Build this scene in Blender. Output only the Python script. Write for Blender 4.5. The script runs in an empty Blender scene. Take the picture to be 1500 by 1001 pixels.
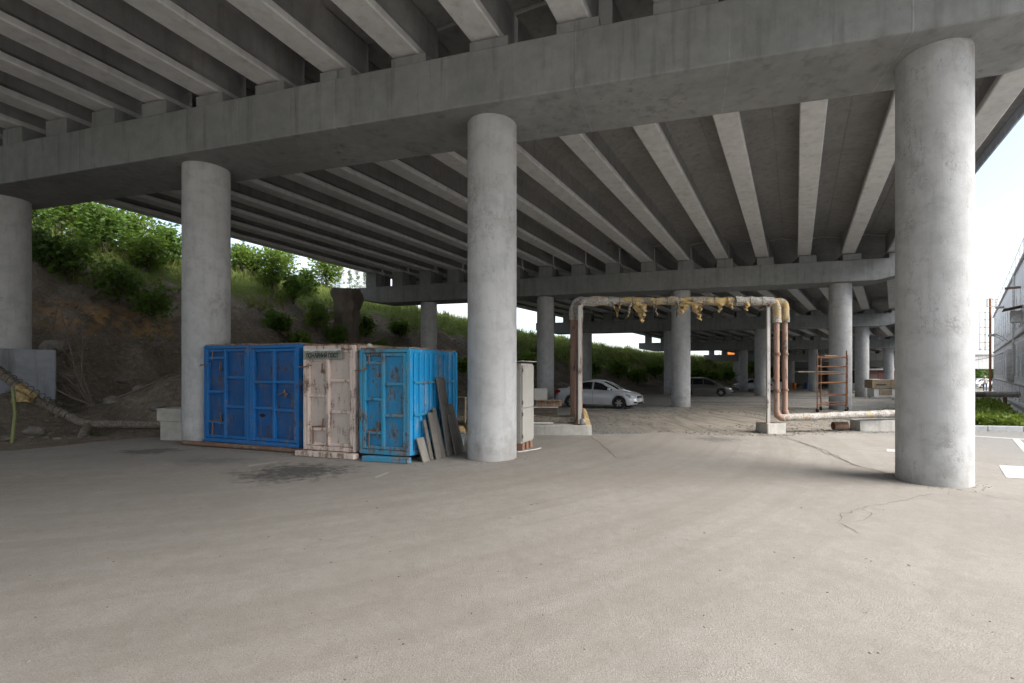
import bpy, bmesh, math, random
import numpy as np
from mathutils import Vector, Matrix
from math import radians, sin, cos, pi, sqrt

random.seed(7)
RNG = np.random.default_rng(11)
scene = bpy.context.scene
COL = scene.collection

# ------------------------------------------------------------------ camera
EYE = 1.75
cam_d = bpy.data.cameras.new('camera')
cam = bpy.data.objects.new('camera', cam_d)
COL.objects.link(cam)
cam.location = (0, 0, EYE)
cam.rotation_euler = (pi / 2, 0, 0)
cam_d.sensor_fit = 'HORIZONTAL'
cam_d.sensor_width = 36.0
cam_d.lens = 36.0 * 700 / 1500
cam_d.shift_x = -50 / 1500
cam_d.shift_y = 44.5 / 1500
cam_d.clip_start = 0.05
cam_d.clip_end = 6000
scene.camera = cam

# ------------------------------------------------------------------ sky and sun
SUN_ELEV, SUN_AZ = radians(41), radians(112)     # azimuth clockwise from +Y (view direction)
world = bpy.data.worlds.new('World')
scene.world = world
world.use_nodes = True
wn, wl = world.node_tree.nodes, world.node_tree.links
wn.clear()
w_out = wn.new('ShaderNodeOutputWorld')
w_bg = wn.new('ShaderNodeBackground')
w_bg.inputs['Strength'].default_value = 0.15
w_sky = wn.new('ShaderNodeTexSky')
w_sky.sky_type = 'NISHITA'
w_sky.sun_disc = False
w_sky.sun_elevation = SUN_ELEV
w_sky.sun_rotation = SUN_AZ
w_sky.dust_density = 2.0
w_tc = wn.new('ShaderNodeTexCoord')
w_map = wn.new('ShaderNodeMapping')
w_map.inputs['Scale'].default_value = (1.0, 1.0, 2.6)
w_noise = wn.new('ShaderNodeTexNoise')
w_noise.inputs['Scale'].default_value = 2.2
w_noise.inputs['Detail'].default_value = 7
w_noise.inputs['Roughness'].default_value = 0.55
w_ramp = wn.new('ShaderNodeValToRGB')
w_ramp.color_ramp.elements[0].position = 0.36
w_ramp.color_ramp.elements[0].color = (0.15, 0.15, 0.15, 1)
w_ramp.color_ramp.elements[1].position = 0.60
w_ramp.color_ramp.elements[1].color = (1, 1, 1, 1)
w_mix = wn.new('ShaderNodeMix')
w_mix.data_type = 'RGBA'
w_mix.inputs['B'].default_value = (4.1, 4.25, 4.45, 1)
wl.new(w_tc.outputs['Generated'], w_map.inputs['Vector'])
wl.new(w_map.outputs['Vector'], w_noise.inputs['Vector'])
wl.new(w_noise.outputs['Fac'], w_ramp.inputs['Fac'])
wl.new(w_ramp.outputs['Color'], w_mix.inputs['Factor'])
wl.new(w_sky.outputs['Color'], w_mix.inputs['A'])
wl.new(w_mix.outputs['Result'], w_bg.inputs['Color'])
wl.new(w_bg.outputs['Background'], w_out.inputs['Surface'])

sun_d = bpy.data.lights.new('sun', 'SUN')
sun_d.energy = 3.4
sun_d.angle = radians(42)
sun_d.color = (1.0, 0.975, 0.94)
sun = bpy.data.objects.new('sun', sun_d)
COL.objects.link(sun)
_sd = Vector((sin(SUN_AZ) * cos(SUN_ELEV), cos(SUN_AZ) * cos(SUN_ELEV), sin(SUN_ELEV)))
sun.rotation_euler = (-_sd).to_track_quat('-Z', 'Y').to_euler()
sun.location = (30, -20, 40)

scene.view_settings.view_transform = 'Standard'
scene.view_settings.look = 'None'
scene.view_settings.exposure = 1.22
scene.view_settings.gamma = 1.0
scene.view_settings.use_curve_mapping = False
scene.render.engine = 'CYCLES'
scene.cycles.use_denoising = True
scene.cycles.max_bounces = 8
scene.cycles.diffuse_bounces = 4
scene.cycles.adaptive_threshold = 0.03
scene.cycles.glossy_bounces = 3
scene.cycles.transmission_bounces = 4
scene.cycles.transparent_max_bounces = 6


# ------------------------------------------------------------------ helpers: placing
def at(x, y, depth):
    """A point of the place that the photograph shows at pixel (x, y), at that depth in metres."""
    return Vector(((x - 800) / 700 * depth, depth, EYE + (545 - y) / 700 * depth))


def ground_z(Y):
    return -0.0125 * min(max(Y - 16, 0), 84)


# the overpass: outer (D) column of each pier, same cap direction U for all
U = Vector((0.962, -0.275, 0)).normalized()
NRM = Vector((0.275, 0.962, 0)).normalized()
DP = [(-0.96, -8.8), (6.24, 7.7), (14.65, 23.8), (25.9, 39.2), (38.7, 54.0), (51.6, 67.9), (65.3, 81.0)]
CAPZ = [7.6, 6.79, 6.1, 5.42, 4.40, 3.38, 2.55]
CAPH, CAPW = 1.03, 1.65
Q = [Vector((x, y, 0)).dot(NRM) for x, y in DP]
DU = [Vector((x, y, 0)).dot(U) for x, y in DP]


def du_of(q):
    if q < Q[0]:
        return DU[0] + (q - Q[0]) * (DU[1] - DU[0]) / (Q[1] - Q[0])
    if q > Q[-1]:
        return DU[-1] + (q - Q[-1]) * (DU[-1] - DU[-2]) / (Q[-1] - Q[-2])
    return float(np.interp(q, Q, DU))


def sq(x, y):
    q = x * NRM.x + y * NRM.y
    return du_of(q) - (x * U.x + y * U.y), q


def from_sq(s, q):
    a = du_of(q) - s
    return a * U.x + q * NRM.x, a * U.y + q * NRM.y


def vnoise(x, y, seed=0):
    x = np.asarray(x, float); y = np.asarray(y, float)
    xi = np.floor(x).astype(np.int64); yi = np.floor(y).astype(np.int64)
    xf = x - xi; yf = y - yi
    def h(a, b):
        n = (a * 374761393 + b * 668265263 + seed * 1442695041) & 0xffffffff
        n = ((n ^ (n >> 13)) * 1274126177) & 0xffffffff
        return ((n ^ (n >> 16)) & 0xffff) / 65535.0
    u = xf * xf * (3 - 2 * xf); v = yf * yf * (3 - 2 * yf)
    return (h(xi, yi) * (1 - u) + h(xi + 1, yi) * u) * (1 - v) + (h(xi, yi + 1) * (1 - u) + h(xi + 1, yi + 1) * u) * v


def fbm(x, y, octs=4, seed=0):
    t = 0; a = 0.5
    for o in range(octs):
        t = t + a * (vnoise(np.asarray(x) * 2 ** o, np.asarray(y) * 2 ** o, seed + o) - 0.5)
        a *= 0.55
    return t


def bank_z(x, y):
    """Height of the embankment (scalar)."""
    s, q = sq(x, y)
    crest = float(np.interp(q, [-12, 9, 27, 36, 45, 63, 80, 96], [7.4, 7.3, 8.0, 6.9, 6.0, 5.0, 4.6, 4.2]))
    prof = float(np.interp(s, [12.5, 17.4, 18.2, 19.5, 21.5, 22.9, 23.6], [-0.5, -0.10, 0.03, 0.14, 0.55, 1.05, 1.4]))
    if s > 23.6:
        k = 0.86
        prof = 1.4 + (s - 23.6) * k
        soft = crest + (s - 23.6) * 0.02
        if prof > soft - 0.8:
            e = prof - (soft - 0.8)
            prof = (soft - 0.8) + 0.8 * (1 - math.exp(-e / 0.8)) + min(e, 60) * 0.035
    amp = min(max((s - 17.2) / 5, 0), 1)
    z = prof + amp * (1.1 * float(fbm(x * 0.55, y * 0.55, 4, 3)) + 0.55 * float(fbm(x * 1.9, y * 1.9, 4, 9)))
    z += 1.55 * math.exp(-(((x + 10.9) / 1.7) ** 2 + ((y - 14.7) / 1.0) ** 2))
    z -= 0.9 * math.exp(-(((x + 14.3) / 2.2) ** 2 + ((y - 17.2) / 1.3) ** 2))
    z += 0.5 * math.exp(-(((x + 16.2) / 1.3) ** 2 + ((y - 12.4) / 0.9) ** 2))
    z += 0.75 * math.exp(-(((x + 15.0) / 1.2) ** 2 + ((y - 13.6) / 0.8) ** 2))
    zg = ground_z(y)
    return z + zg


# ------------------------------------------------------------------ helpers: objects
def tag(o, label=None, cat=None, group=None, kind=None):
    if label: o['label'] = label
    if cat: o['category'] = cat
    if group: o['group'] = group
    if kind: o['kind'] = kind
    return o


def thing(name, loc, label, cat, group=None, rz=0.0):
    o = bpy.data.objects.new(name, None)
    o.empty_display_size = 0.2
    COL.objects.link(o)
    o.location = loc
    o.rotation_euler = (0, 0, rz)
    return tag(o, label, cat, group)


class MB:
    """Collects geometry, builds ONE mesh object."""
    def __init__(self):
        self.v = []; self.f = []

    def add(self, vs, fs):
        n = len(self.v)
        self.v.extend([tuple(p) for p in vs])
        self.f.extend([tuple(i + n for i in f) for f in fs])
        return self

    def box(self, c, s, rz=0.0, rot=None):
        hx, hy, hz = s[0] / 2, s[1] / 2, s[2] / 2
        m = rot if rot is not None else Matrix.Rotation(rz, 3, 'Z')
        c = Vector(c)
        vs = [c + m @ Vector((sx * hx, sy * hy, sz * hz)) for sz in (-1, 1) for sy in (-1, 1) for sx in (-1, 1)]
        return self.add(vs, [(0, 2, 3, 1), (4, 5, 7, 6), (0, 1, 5, 4), (2, 6, 7, 3), (0, 4, 6, 2), (1, 3, 7, 5)])

    def tube(self, path, r, n=10, cap=True):
        path = [Vector(p) for p in path]
        k = len(path)
        rs = r if isinstance(r, (list, tuple)) else [r] * k
        prev = None
        vs, fs = [], []
        for i, p in enumerate(path):
            d = (path[min(i + 1, k - 1)] - path[max(i - 1, 0)])
            if d.length < 1e-9: d = Vector((0, 0, 1))
            d.normalize()
            if prev is None:
                a = Vector((0, 0, 1)) if abs(d.z) < 0.9 else Vector((1, 0, 0))
                x = d.cross(a).normalized()
            else:
                x = prev - d * prev.dot(d)
                x = x.normalized() if x.length > 1e-6 else d.orthogonal().normalized()
            prev = x
            y = d.cross(x)
            for j in range(n):
                t = 2 * pi * j / n
                vs.append(p + (x * cos(t) + y * sin(t)) * rs[i])
        for i in range(k - 1):
            for j in range(n):
                a = i * n + j; b = i * n + (j + 1) % n
                fs.append((a, b, b + n, a + n))
        if cap:
            fs.append(tuple(range(n - 1, -1, -1)))
            fs.append(tuple((k - 1) * n + j for j in range(n)))
        return self.add(vs, fs)

    def grid(self, rows):
        """rows: equal-length lists of points -> quads"""
        m = len(rows[0]); vs = [p for r in rows for p in r]
        fs = [(i * m + j, i * m + j + 1, (i + 1) * m + j + 1, (i + 1) * m + j) for i in range(len(rows) - 1) for j in range(m - 1)]
        return self.add(vs, fs)

    def loft(self, rings, closed=True, cap=True):
        m = len(rings[0]); vs = [p for r in rings for p in r]; fs = []
        for i in range(len(rings) - 1):
            for j in range(m if closed else m - 1):
                a = i * m + j; b = i * m + (j + 1) % m
                fs.append((a, b, b + m, a + m))
        if cap and closed:
            fs.append(tuple(range(m - 1, -1, -1)))
            fs.append(tuple((len(rings) - 1) * m + j for j in range(m)))
        return self.add(vs, fs)

    def prism(self, poly, z0, z1):
        """poly: list of (x, y) counter-clockwise"""
        n = len(poly)
        vs = [(x, y, z0) for x, y in poly] + [(x, y, z1) for x, y in poly]
        fs = [tuple(range(n - 1, -1, -1)), tuple(range(n, 2 * n))]
        fs += [(i, (i + 1) % n, (i + 1) % n + n, i + n) for i in range(n)]
        return self.add(vs, fs)

    def build(self, name, mat, parent=None, bevel=0.0, smooth=None, segs=2, fix=False, local=False):
        me = bpy.data.meshes.new(name)
        me.from_pydata(self.v, [], self.f)
        if fix:
            bm = bmesh.new(); bm.from_mesh(me)
            bmesh.ops.recalc_face_normals(bm, faces=bm.faces)
            bm.to_mesh(me); bm.free()
        return link(name, me, mat, parent, bevel, smooth, segs)


def link(name, me, mat, parent=None, bevel=0.0, smooth=None, segs=2):
    if mat is not None:
        me.materials.append(mat)
    if smooth is not None:
        me.polygons.foreach_set('use_smooth', [True] * len(me.polygons))
        if smooth < 180:
            me.set_sharp_from_angle(angle=radians(smooth))
    o = bpy.data.objects.new(name, me)
    COL.objects.link(o)
    if parent is not None:
        attach(o, parent)
    if bevel > 0:
        m = o.modifiers.new('bevel', 'BEVEL')
        m.width = bevel; m.segments = segs; m.limit_method = 'ANGLE'; m.angle_limit = radians(35)
    return o


def attach(o, parent):
    """Parents o; meshes are made in world space unless the thing is flagged local."""
    o.parent = parent
    if parent.type == 'EMPTY' and not parent.get('_local'):
        o.matrix_parent_inverse = Matrix.Translation(-Vector(parent.location))


def local_thing(*a, **k):
    o = thing(*a, **k)
    o['_local'] = 1
    return o


def quads_mesh(name, V, n_per=4):
    """V: (n, n_per, 3) numpy -> mesh of separate polygons"""
    n = V.shape[0]
    me = bpy.data.meshes.new(name)
    me.vertices.add(n * n_per)
    me.vertices.foreach_set('co', V.reshape(-1).astype(np.float32))
    me.loops.add(n * n_per)
    me.loops.foreach_set('vertex_index', np.arange(n * n_per, dtype=np.int32))
    me.polygons.add(n)
    me.polygons.foreach_set('loop_start', np.arange(0, n * n_per, n_per, dtype=np.int32))
    me.polygons.foreach_set('loop_total', np.full(n, n_per, dtype=np.int32))
    me.update(calc_edges=True)
    return me


# ------------------------------------------------------------------ helpers: materials
class NT:
    def __init__(self, name):
        self.m = bpy.data.materials.new(name)
        self.m.use_nodes = True
        self.n = self.m.node_tree.nodes; self.l = self.m.node_tree.links
        self.n.clear()
        self.out = self.n.new('ShaderNodeOutputMaterial')
        self.b = self.n.new('ShaderNodeBsdfPrincipled')
        self.l.new(self.b.outputs[0], self.out.inputs[0])
        self._pos = None

    def put(self, sock, val):
        if hasattr(val, 'is_output') or isinstance(val, bpy.types.NodeSocket):
            self.l.new(val, sock)
        elif isinstance(val, (tuple, list)) and len(val) == 3 and sock.type == 'RGBA':
            sock.default_value = (*val, 1)
        else:
            sock.default_value = val

    def pos(self, obj=False):
        if obj:
            t = self.n.new('ShaderNodeTexCoord'); return t.outputs['Object']
        if self._pos is None:
            self._pos = self.n.new('ShaderNodeNewGeometry').outputs['Position']
        return self._pos

    def mapping(self, vec, scale=(1, 1, 1), rot=(0, 0, 0), loc=(0, 0, 0)):
        m = self.n.new('ShaderNodeMapping')
        m.inputs['Scale'].default_value = scale; m.inputs['Rotation'].default_value = rot; m.inputs['Location'].default_value = loc
        self.l.new(vec, m.inputs['Vector']); return m.outputs[0]

    def noise(self, vec, scale, detail=4, rough=0.55, dist=0.0):
        t = self.n.new('ShaderNodeTexNoise')
        t.inputs['Scale'].default_value = scale; t.inputs['Detail'].default_value = detail
        t.inputs['Roughness'].default_value = rough; t.inputs['Distortion'].default_value = dist
        self.l.new(vec, t.inputs['Vector']); return t.outputs['Fac']

    def voronoi(self, vec, scale, feature='F1', out='Distance'):
        t = self.n.new('ShaderNodeTexVoronoi'); t.feature = feature
        t.inputs['Scale'].default_value = scale
        self.l.new(vec, t.inputs['Vector']); return t.outputs[out]

    def ramp(self, fac, stops):
        r = self.n.new('ShaderNodeValToRGB'); e = r.color_ramp.elements
        while len(e) > 1: e.remove(e[-1])
        for i, (p, c) in enumerate(stops):
            el = e[0] if i == 0 else e.new(p)
            el.position = p
            el.color = (c, c, c, 1) if isinstance(c, (int, float)) else (*c, 1)
        self.l.new(fac, r.inputs['Fac']); return r.outputs['Color']

    def mix(self, fac, a, b, blend='MIX'):
        m = self.n.new('ShaderNodeMix'); m.data_type = 'RGBA'; m.blend_type = blend
        self.put(m.inputs[0], fac); self.put(m.inputs[6], a); self.put(m.inputs[7], b)
        return m.outputs[2]

    def math(self, op, a, b=0.0, clamp=False):
        m = self.n.new('ShaderNodeMath'); m.operation = op; m.use_clamp = clamp
        self.put(m.inputs[0], a); self.put(m.inputs[1], b); return m.outputs[0]

    def vmath(self, op, a, b):
        m = self.n.new('ShaderNodeVectorMath'); m.operation = op
        self.put(m.inputs[0], a); self.put(m.inputs[1], b)
        return m.outputs['Value'] if op in ('LENGTH', 'DISTANCE', 'DOT_PRODUCT') else m.outputs[0]

    def spot(self, vec, c, radii, lo=0.5, hi=1.2):
        """1 inside an ellipse round c, 0 outside"""
        d = self.vmath('SUBTRACT', vec, c)
        d = self.vmath('DIVIDE', d, radii)
        d = self.vmath('LENGTH', d, (0, 0, 0))
        return self.ramp(d, [(lo / 2, 1.0), (hi / 2, 0.0)]) if False else self.ramp(self.math('MULTIPLY', d, 0.5), [(lo / 2, 1.0), (hi / 2, 0.0)])

    def bump(self, h, strength=0.4, dist=0.02, prev=None):
        b = self.n.new('ShaderNodeBump'); b.inputs['Strength'].default_value = strength; b.inputs['Distance'].default_value = dist
        self.l.new(h, b.inputs['Height'])
        if prev is not None: self.l.new(prev, b.inputs['Normal'])
        return b.outputs[0]

    def done(self, color, rough=0.8, metal=0.0, normal=None, spec=0.4):
        self.put(self.b.inputs['Base Color'], color)
        self.put(self.b.inputs['Roughness'], rough)
        self.put(self.b.inputs['Metallic'], metal)
        self.put(self.b.inputs['Specular IOR Level'], spec)
        if normal is not None: self.l.new(normal, self.b.inputs['Normal'])
        return self.m


def concrete(name, c1, c2, streak=0.35, stain=(0.06, 0.05, 0.04), bump=0.35, scale=1.0, pits=0.6, seam=None):
    c1, c2 = (tuple(x * k for x, k in zip(c, (1.20, 1.225, 1.26))) for c in (c1, c2))
    t = NT(name); p = t.pos()
    big = t.noise(p, 0.55 * scale, 5, 0.6)
    med = t.noise(p, 4.0 * scale, 6, 0.6)
    fine = t.noise(p, 60 * scale, 3, 0.6)
    col = t.mix(t.ramp(big, [(0.3, 0.0), (0.7, 1.0)]), c1, c2)
    col = t.mix(t.ramp(med, [(0.35, 0.35), (0.62, 0.0)]), col, tuple(x * 0.72 for x in c1))
    st = t.noise(t.mapping(p, (2.6 * scale, 2.6 * scale, 0.22 * scale)), 1.6, 5, 0.62)
    col = t.mix(t.math('MULTIPLY', t.ramp(st, [(0.52, 0.0), (0.72, 1.0)]), streak), col, stain)
    pit = t.ramp(t.noise(p, 13 * scale, 2, 0.5), [(0.66, 0.0), (0.72, 1.0)])
    pit = t.math('MULTIPLY', pit, pits)
    col = t.mix(t.math('MULTIPLY', pit, 0.35), col, tuple(x * 0.55 for x in c1))
    h = t.math('ADD', t.math('MULTIPLY', med, 0.6), t.math('MULTIPLY', fine, 0.25))
    h = t.math('SUBTRACT', h, t.math('MULTIPLY', pit, 0.3))
    if seam is not None:
        d = t.vmath('DOT_PRODUCT', p, seam[0])
        fr = t.math('FRACT', t.math('MULTIPLY', t.math('ADD', d, 100.0), 1.0 / seam[1]))
        wob = t.math('MULTIPLY', t.math('SUBTRACT', t.noise(p, 3, 3), 0.5), 0.012)
        ln = t.ramp(t.math('ABSOLUTE', t.math('SUBTRACT', t.math('ADD', fr, wob), 0.5)), [(0.0, 1.0), (0.006, 0.0)])
        col = t.mix(t.math('MULTIPLY', ln, t.ramp(med, [(0.4, 0.2), (0.6, 0.7)])), col, tuple(min(x * 1.15, 1) for x in c2))
        h = t.math('ADD', h, t.math('MULTIPLY', ln, 0.5))
        lk = t.noise(t.mapping(p, (4.5, 4.5, 0.16)), 1.3, 4, 0.6)
        col = t.mix(t.math('MULTIPLY', t.ramp(lk, [(0.60, 0.0), (0.70, 0.6)]), t.ramp(big, [(0.45, 0.0), (0.6, 1.0)])), col, tuple(x * 0.45 for x in c1))
    return t.done(col, 0.88, 0, t.bump(h, bump, 0.03), 0.25)


def painted_rust(name, paint, paint2, rust=(0.16, 0.075, 0.03), amount=0.5, obj=False, rough=0.55, scale=1.0, bare=(0.22, 0.2, 0.18), fade=0.4):
    """Old paint that flakes to bare metal and rust; amount 0..1"""
    paint, paint2, bare = (tuple(x * 1.2 for x in c) for c in (paint, paint2, bare))
    t = NT(name); p = t.pos(obj)
    n1 = t.noise(p, 1.7 * scale, 8, 0.64, 0.5)
    n2 = t.noise(t.mapping(p, (7 * scale, 7 * scale, 1.3 * scale)), 1.5, 6, 0.65)
    n3 = t.noise(p, 30 * scale, 4, 0.6)
    base = t.mix(t.ramp(t.noise(p, 1.2 * scale, 4), [(0.3, 0.0), (0.7, 1.0)]), paint, paint2)
    base = t.mix(t.ramp(n3, [(0.4, 0.22), (0.6, 0.0)]), base, tuple(x * 0.6 for x in paint))
    f = t.math('ADD', t.math('MULTIPLY', n1, 0.5), t.math('MULTIPLY', n2, 0.5))
    f = t.math('ADD', f, t.math('MULTIPLY', t.math('SUBTRACT', n3, 0.5), 0.18))
    th = 0.625 - amount * 0.17
    m0 = t.ramp(f, [(th - 0.07, 0.0), (th + 0.02, fade)])
    base = t.mix(m0, base, tuple(0.35 * x + 0.65 * y for x, y in zip(paint, bare)))
    m1 = t.ramp(f, [(th, 0.0), (th + 0.06, 1.0)])
    m2 = t.ramp(f, [(th + 0.02, 0.0), (th + 0.14, 1.0)])
    rc = t.mix(t.ramp(n3, [(0.35, 0.0), (0.65, 1.0)]), rust, tuple(x * 0.45 for x in rust))
    rc = t.mix(t.ramp(t.noise(p, 5 * scale, 3), [(0.45, 0.0), (0.6, 0.7)]), rc, bare)
    col = t.mix(t.math('MULTIPLY', m1, 0.85), base, rc)
    h = t.math('SUBTRACT', t.math('MULTIPLY', n3, 0.3), m2)
    return t.done(col, t.mix(m1, (rough,) * 3, (0.9,) * 3), 0.0, t.bump(h, 0.3, 0.008), 0.4)


def plain(name, c, rough=0.6, metal=0.0, var=0.25, scale=6.0, obj=False, spec=0.4, bump=0.15):
    t = NT(name); p = t.pos(obj)
    n = t.noise(p, scale, 5, 0.6)
    col = t.mix(t.ramp(n, [(0.3, 0.0), (0.7, 1.0)]), tuple(x * (1 - var) for x in c), tuple(min(x * (1 + var), 1) for x in c))
    return t.done(col, rough, metal, t.bump(t.noise(p, scale * 8, 3), bump, 0.01), spec)


MT = {}
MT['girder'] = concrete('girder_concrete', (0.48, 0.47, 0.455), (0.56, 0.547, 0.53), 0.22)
MT['web'] = concrete('grimy_shaded_web', (0.225, 0.22, 0.212), (0.30, 0.292, 0.282), 0.40, (0.11, 0.095, 0.08))  # darker copy of the girder concrete: grime plus painted-in shade between girders
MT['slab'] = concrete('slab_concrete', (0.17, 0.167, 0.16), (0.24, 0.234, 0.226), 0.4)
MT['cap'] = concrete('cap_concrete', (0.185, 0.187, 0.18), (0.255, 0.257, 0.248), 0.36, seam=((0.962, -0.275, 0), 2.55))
MT['column'] = concrete('column_paint', (0.40, 0.405, 0.41), (0.49, 0.495, 0.50), 0.34, (0.15, 0.138, 0.125), 0.55, pits=0.25)


def column_mat():
    t = NT('column_paint'); p = t.pos()
    big = t.noise(p, 0.6, 5, 0.6); med = t.noise(p, 3.5, 6, 0.62); fine = t.noise(p, 50, 3, 0.6)
    c1, c2 = (0.43, 0.432, 0.432), (0.51, 0.512, 0.512)
    col = t.mix(t.ramp(big, [(0.3, 0.0), (0.7, 1.0)]), c1, c2)
    col = t.mix(t.ramp(med, [(0.36, 0.45), (0.56, 0.0)]), col, (0.30, 0.30, 0.295))
    st = t.noise(t.mapping(p, (5, 5, 0.3)), 1.5, 5, 0.65)
    col = t.mix(t.ramp(st, [(0.52, 0.0), (0.70, 0.25)]), col, (0.24, 0.23, 0.215))
    # spalled, repaired and scuffed patches
    pt = t.math('MULTIPLY', t.ramp(t.noise(p, 1.1, 3, 0.5), [(0.58, 0.0), (0.66, 1.0)]), t.ramp(t.noise(p, 9, 6, 0.7), [(0.47, 0.0), (0.56, 1.0)]))
    col = t.mix(t.math('MULTIPLY', pt, 0.35), col, (0.24, 0.215, 0.185))
    # hairline cracks
    cr = t.noise(t.mapping(p, (1.6, 1.6, 0.55)), 1.5, 5, 0.6, 0.3)
    cr = t.math('ABSOLUTE', t.math('SUBTRACT', cr, 0.5))
    ck = t.math('MULTIPLY', t.ramp(cr, [(0.0, 1.0), (0.0045, 0.0)]), t.ramp(big, [(0.42, 0.0), (0.55, 0.45)]))
    col = t.mix(ck, col, (0.13, 0.12, 0.11))
    # road dirt splashed on the foot
    sep = t.n.new('ShaderNodeSeparateXYZ'); t.l.new(p, sep.inputs[0])
    ft = t.math('MULTIPLY', t.ramp(t.math('ADD', sep.outputs[2], t.math('MULTIPLY', med, 0.9)), [(0.30, 0.7), (1.0, 0.0)]), 0.75)
    col = t.mix(ft, col, (0.235, 0.21, 0.18))
    h = t.math('SUBTRACT', t.math('ADD', t.math('MULTIPLY', med, 0.7), t.math('MULTIPLY', fine, 0.25)), t.math('MULTIPLY', t.math('ADD', pt, ck), 0.35))
    return t.done(col, 0.8, 0, t.bump(h, 0.5, 0.03), 0.3)


MT['column'] = column_mat()
MT['old_concrete'] = concrete('old_concrete', (0.36, 0.34, 0.30), (0.48, 0.45, 0.41), 0.35, bump=0.8, scale=2.0)
MT['pedestal'] = concrete('pedestal_paint', (0.19, 0.20, 0.215), (0.27, 0.28, 0.30), 0.5, bump=0.5)
MT['rust'] = painted_rust('rusty_steel', (0.13, 0.068, 0.042), (0.19, 0.105, 0.065), amount=0.6, rough=0.8)
MT['rust_pipe'] = painted_rust('red_brown_pipe', (0.25, 0.145, 0.105), (0.31, 0.205, 0.155), (0.12, 0.07, 0.05), 0.6, rough=0.7)
MT['orange_rust'] = painted_rust('orange_rust_paint', (0.34, 0.13, 0.035), (0.25, 0.08, 0.03), (0.10, 0.04, 0.025), 0.75, rough=0.8, scale=3)
MT['grey_steel'] = painted_rust('grey_steel', (0.42, 0.40, 0.37), (0.5, 0.48, 0.45), amount=0.35, rough=0.6)
MT['cornice'] = plain('blue_grey_cornice', (0.42, 0.47, 0.52), 0.5)
MT['dark'] = plain('dark_gap', (0.02, 0.02, 0.02), 0.9)
MT['rubber'] = plain('rubber', (0.025, 0.025, 0.025), 0.85)


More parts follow.
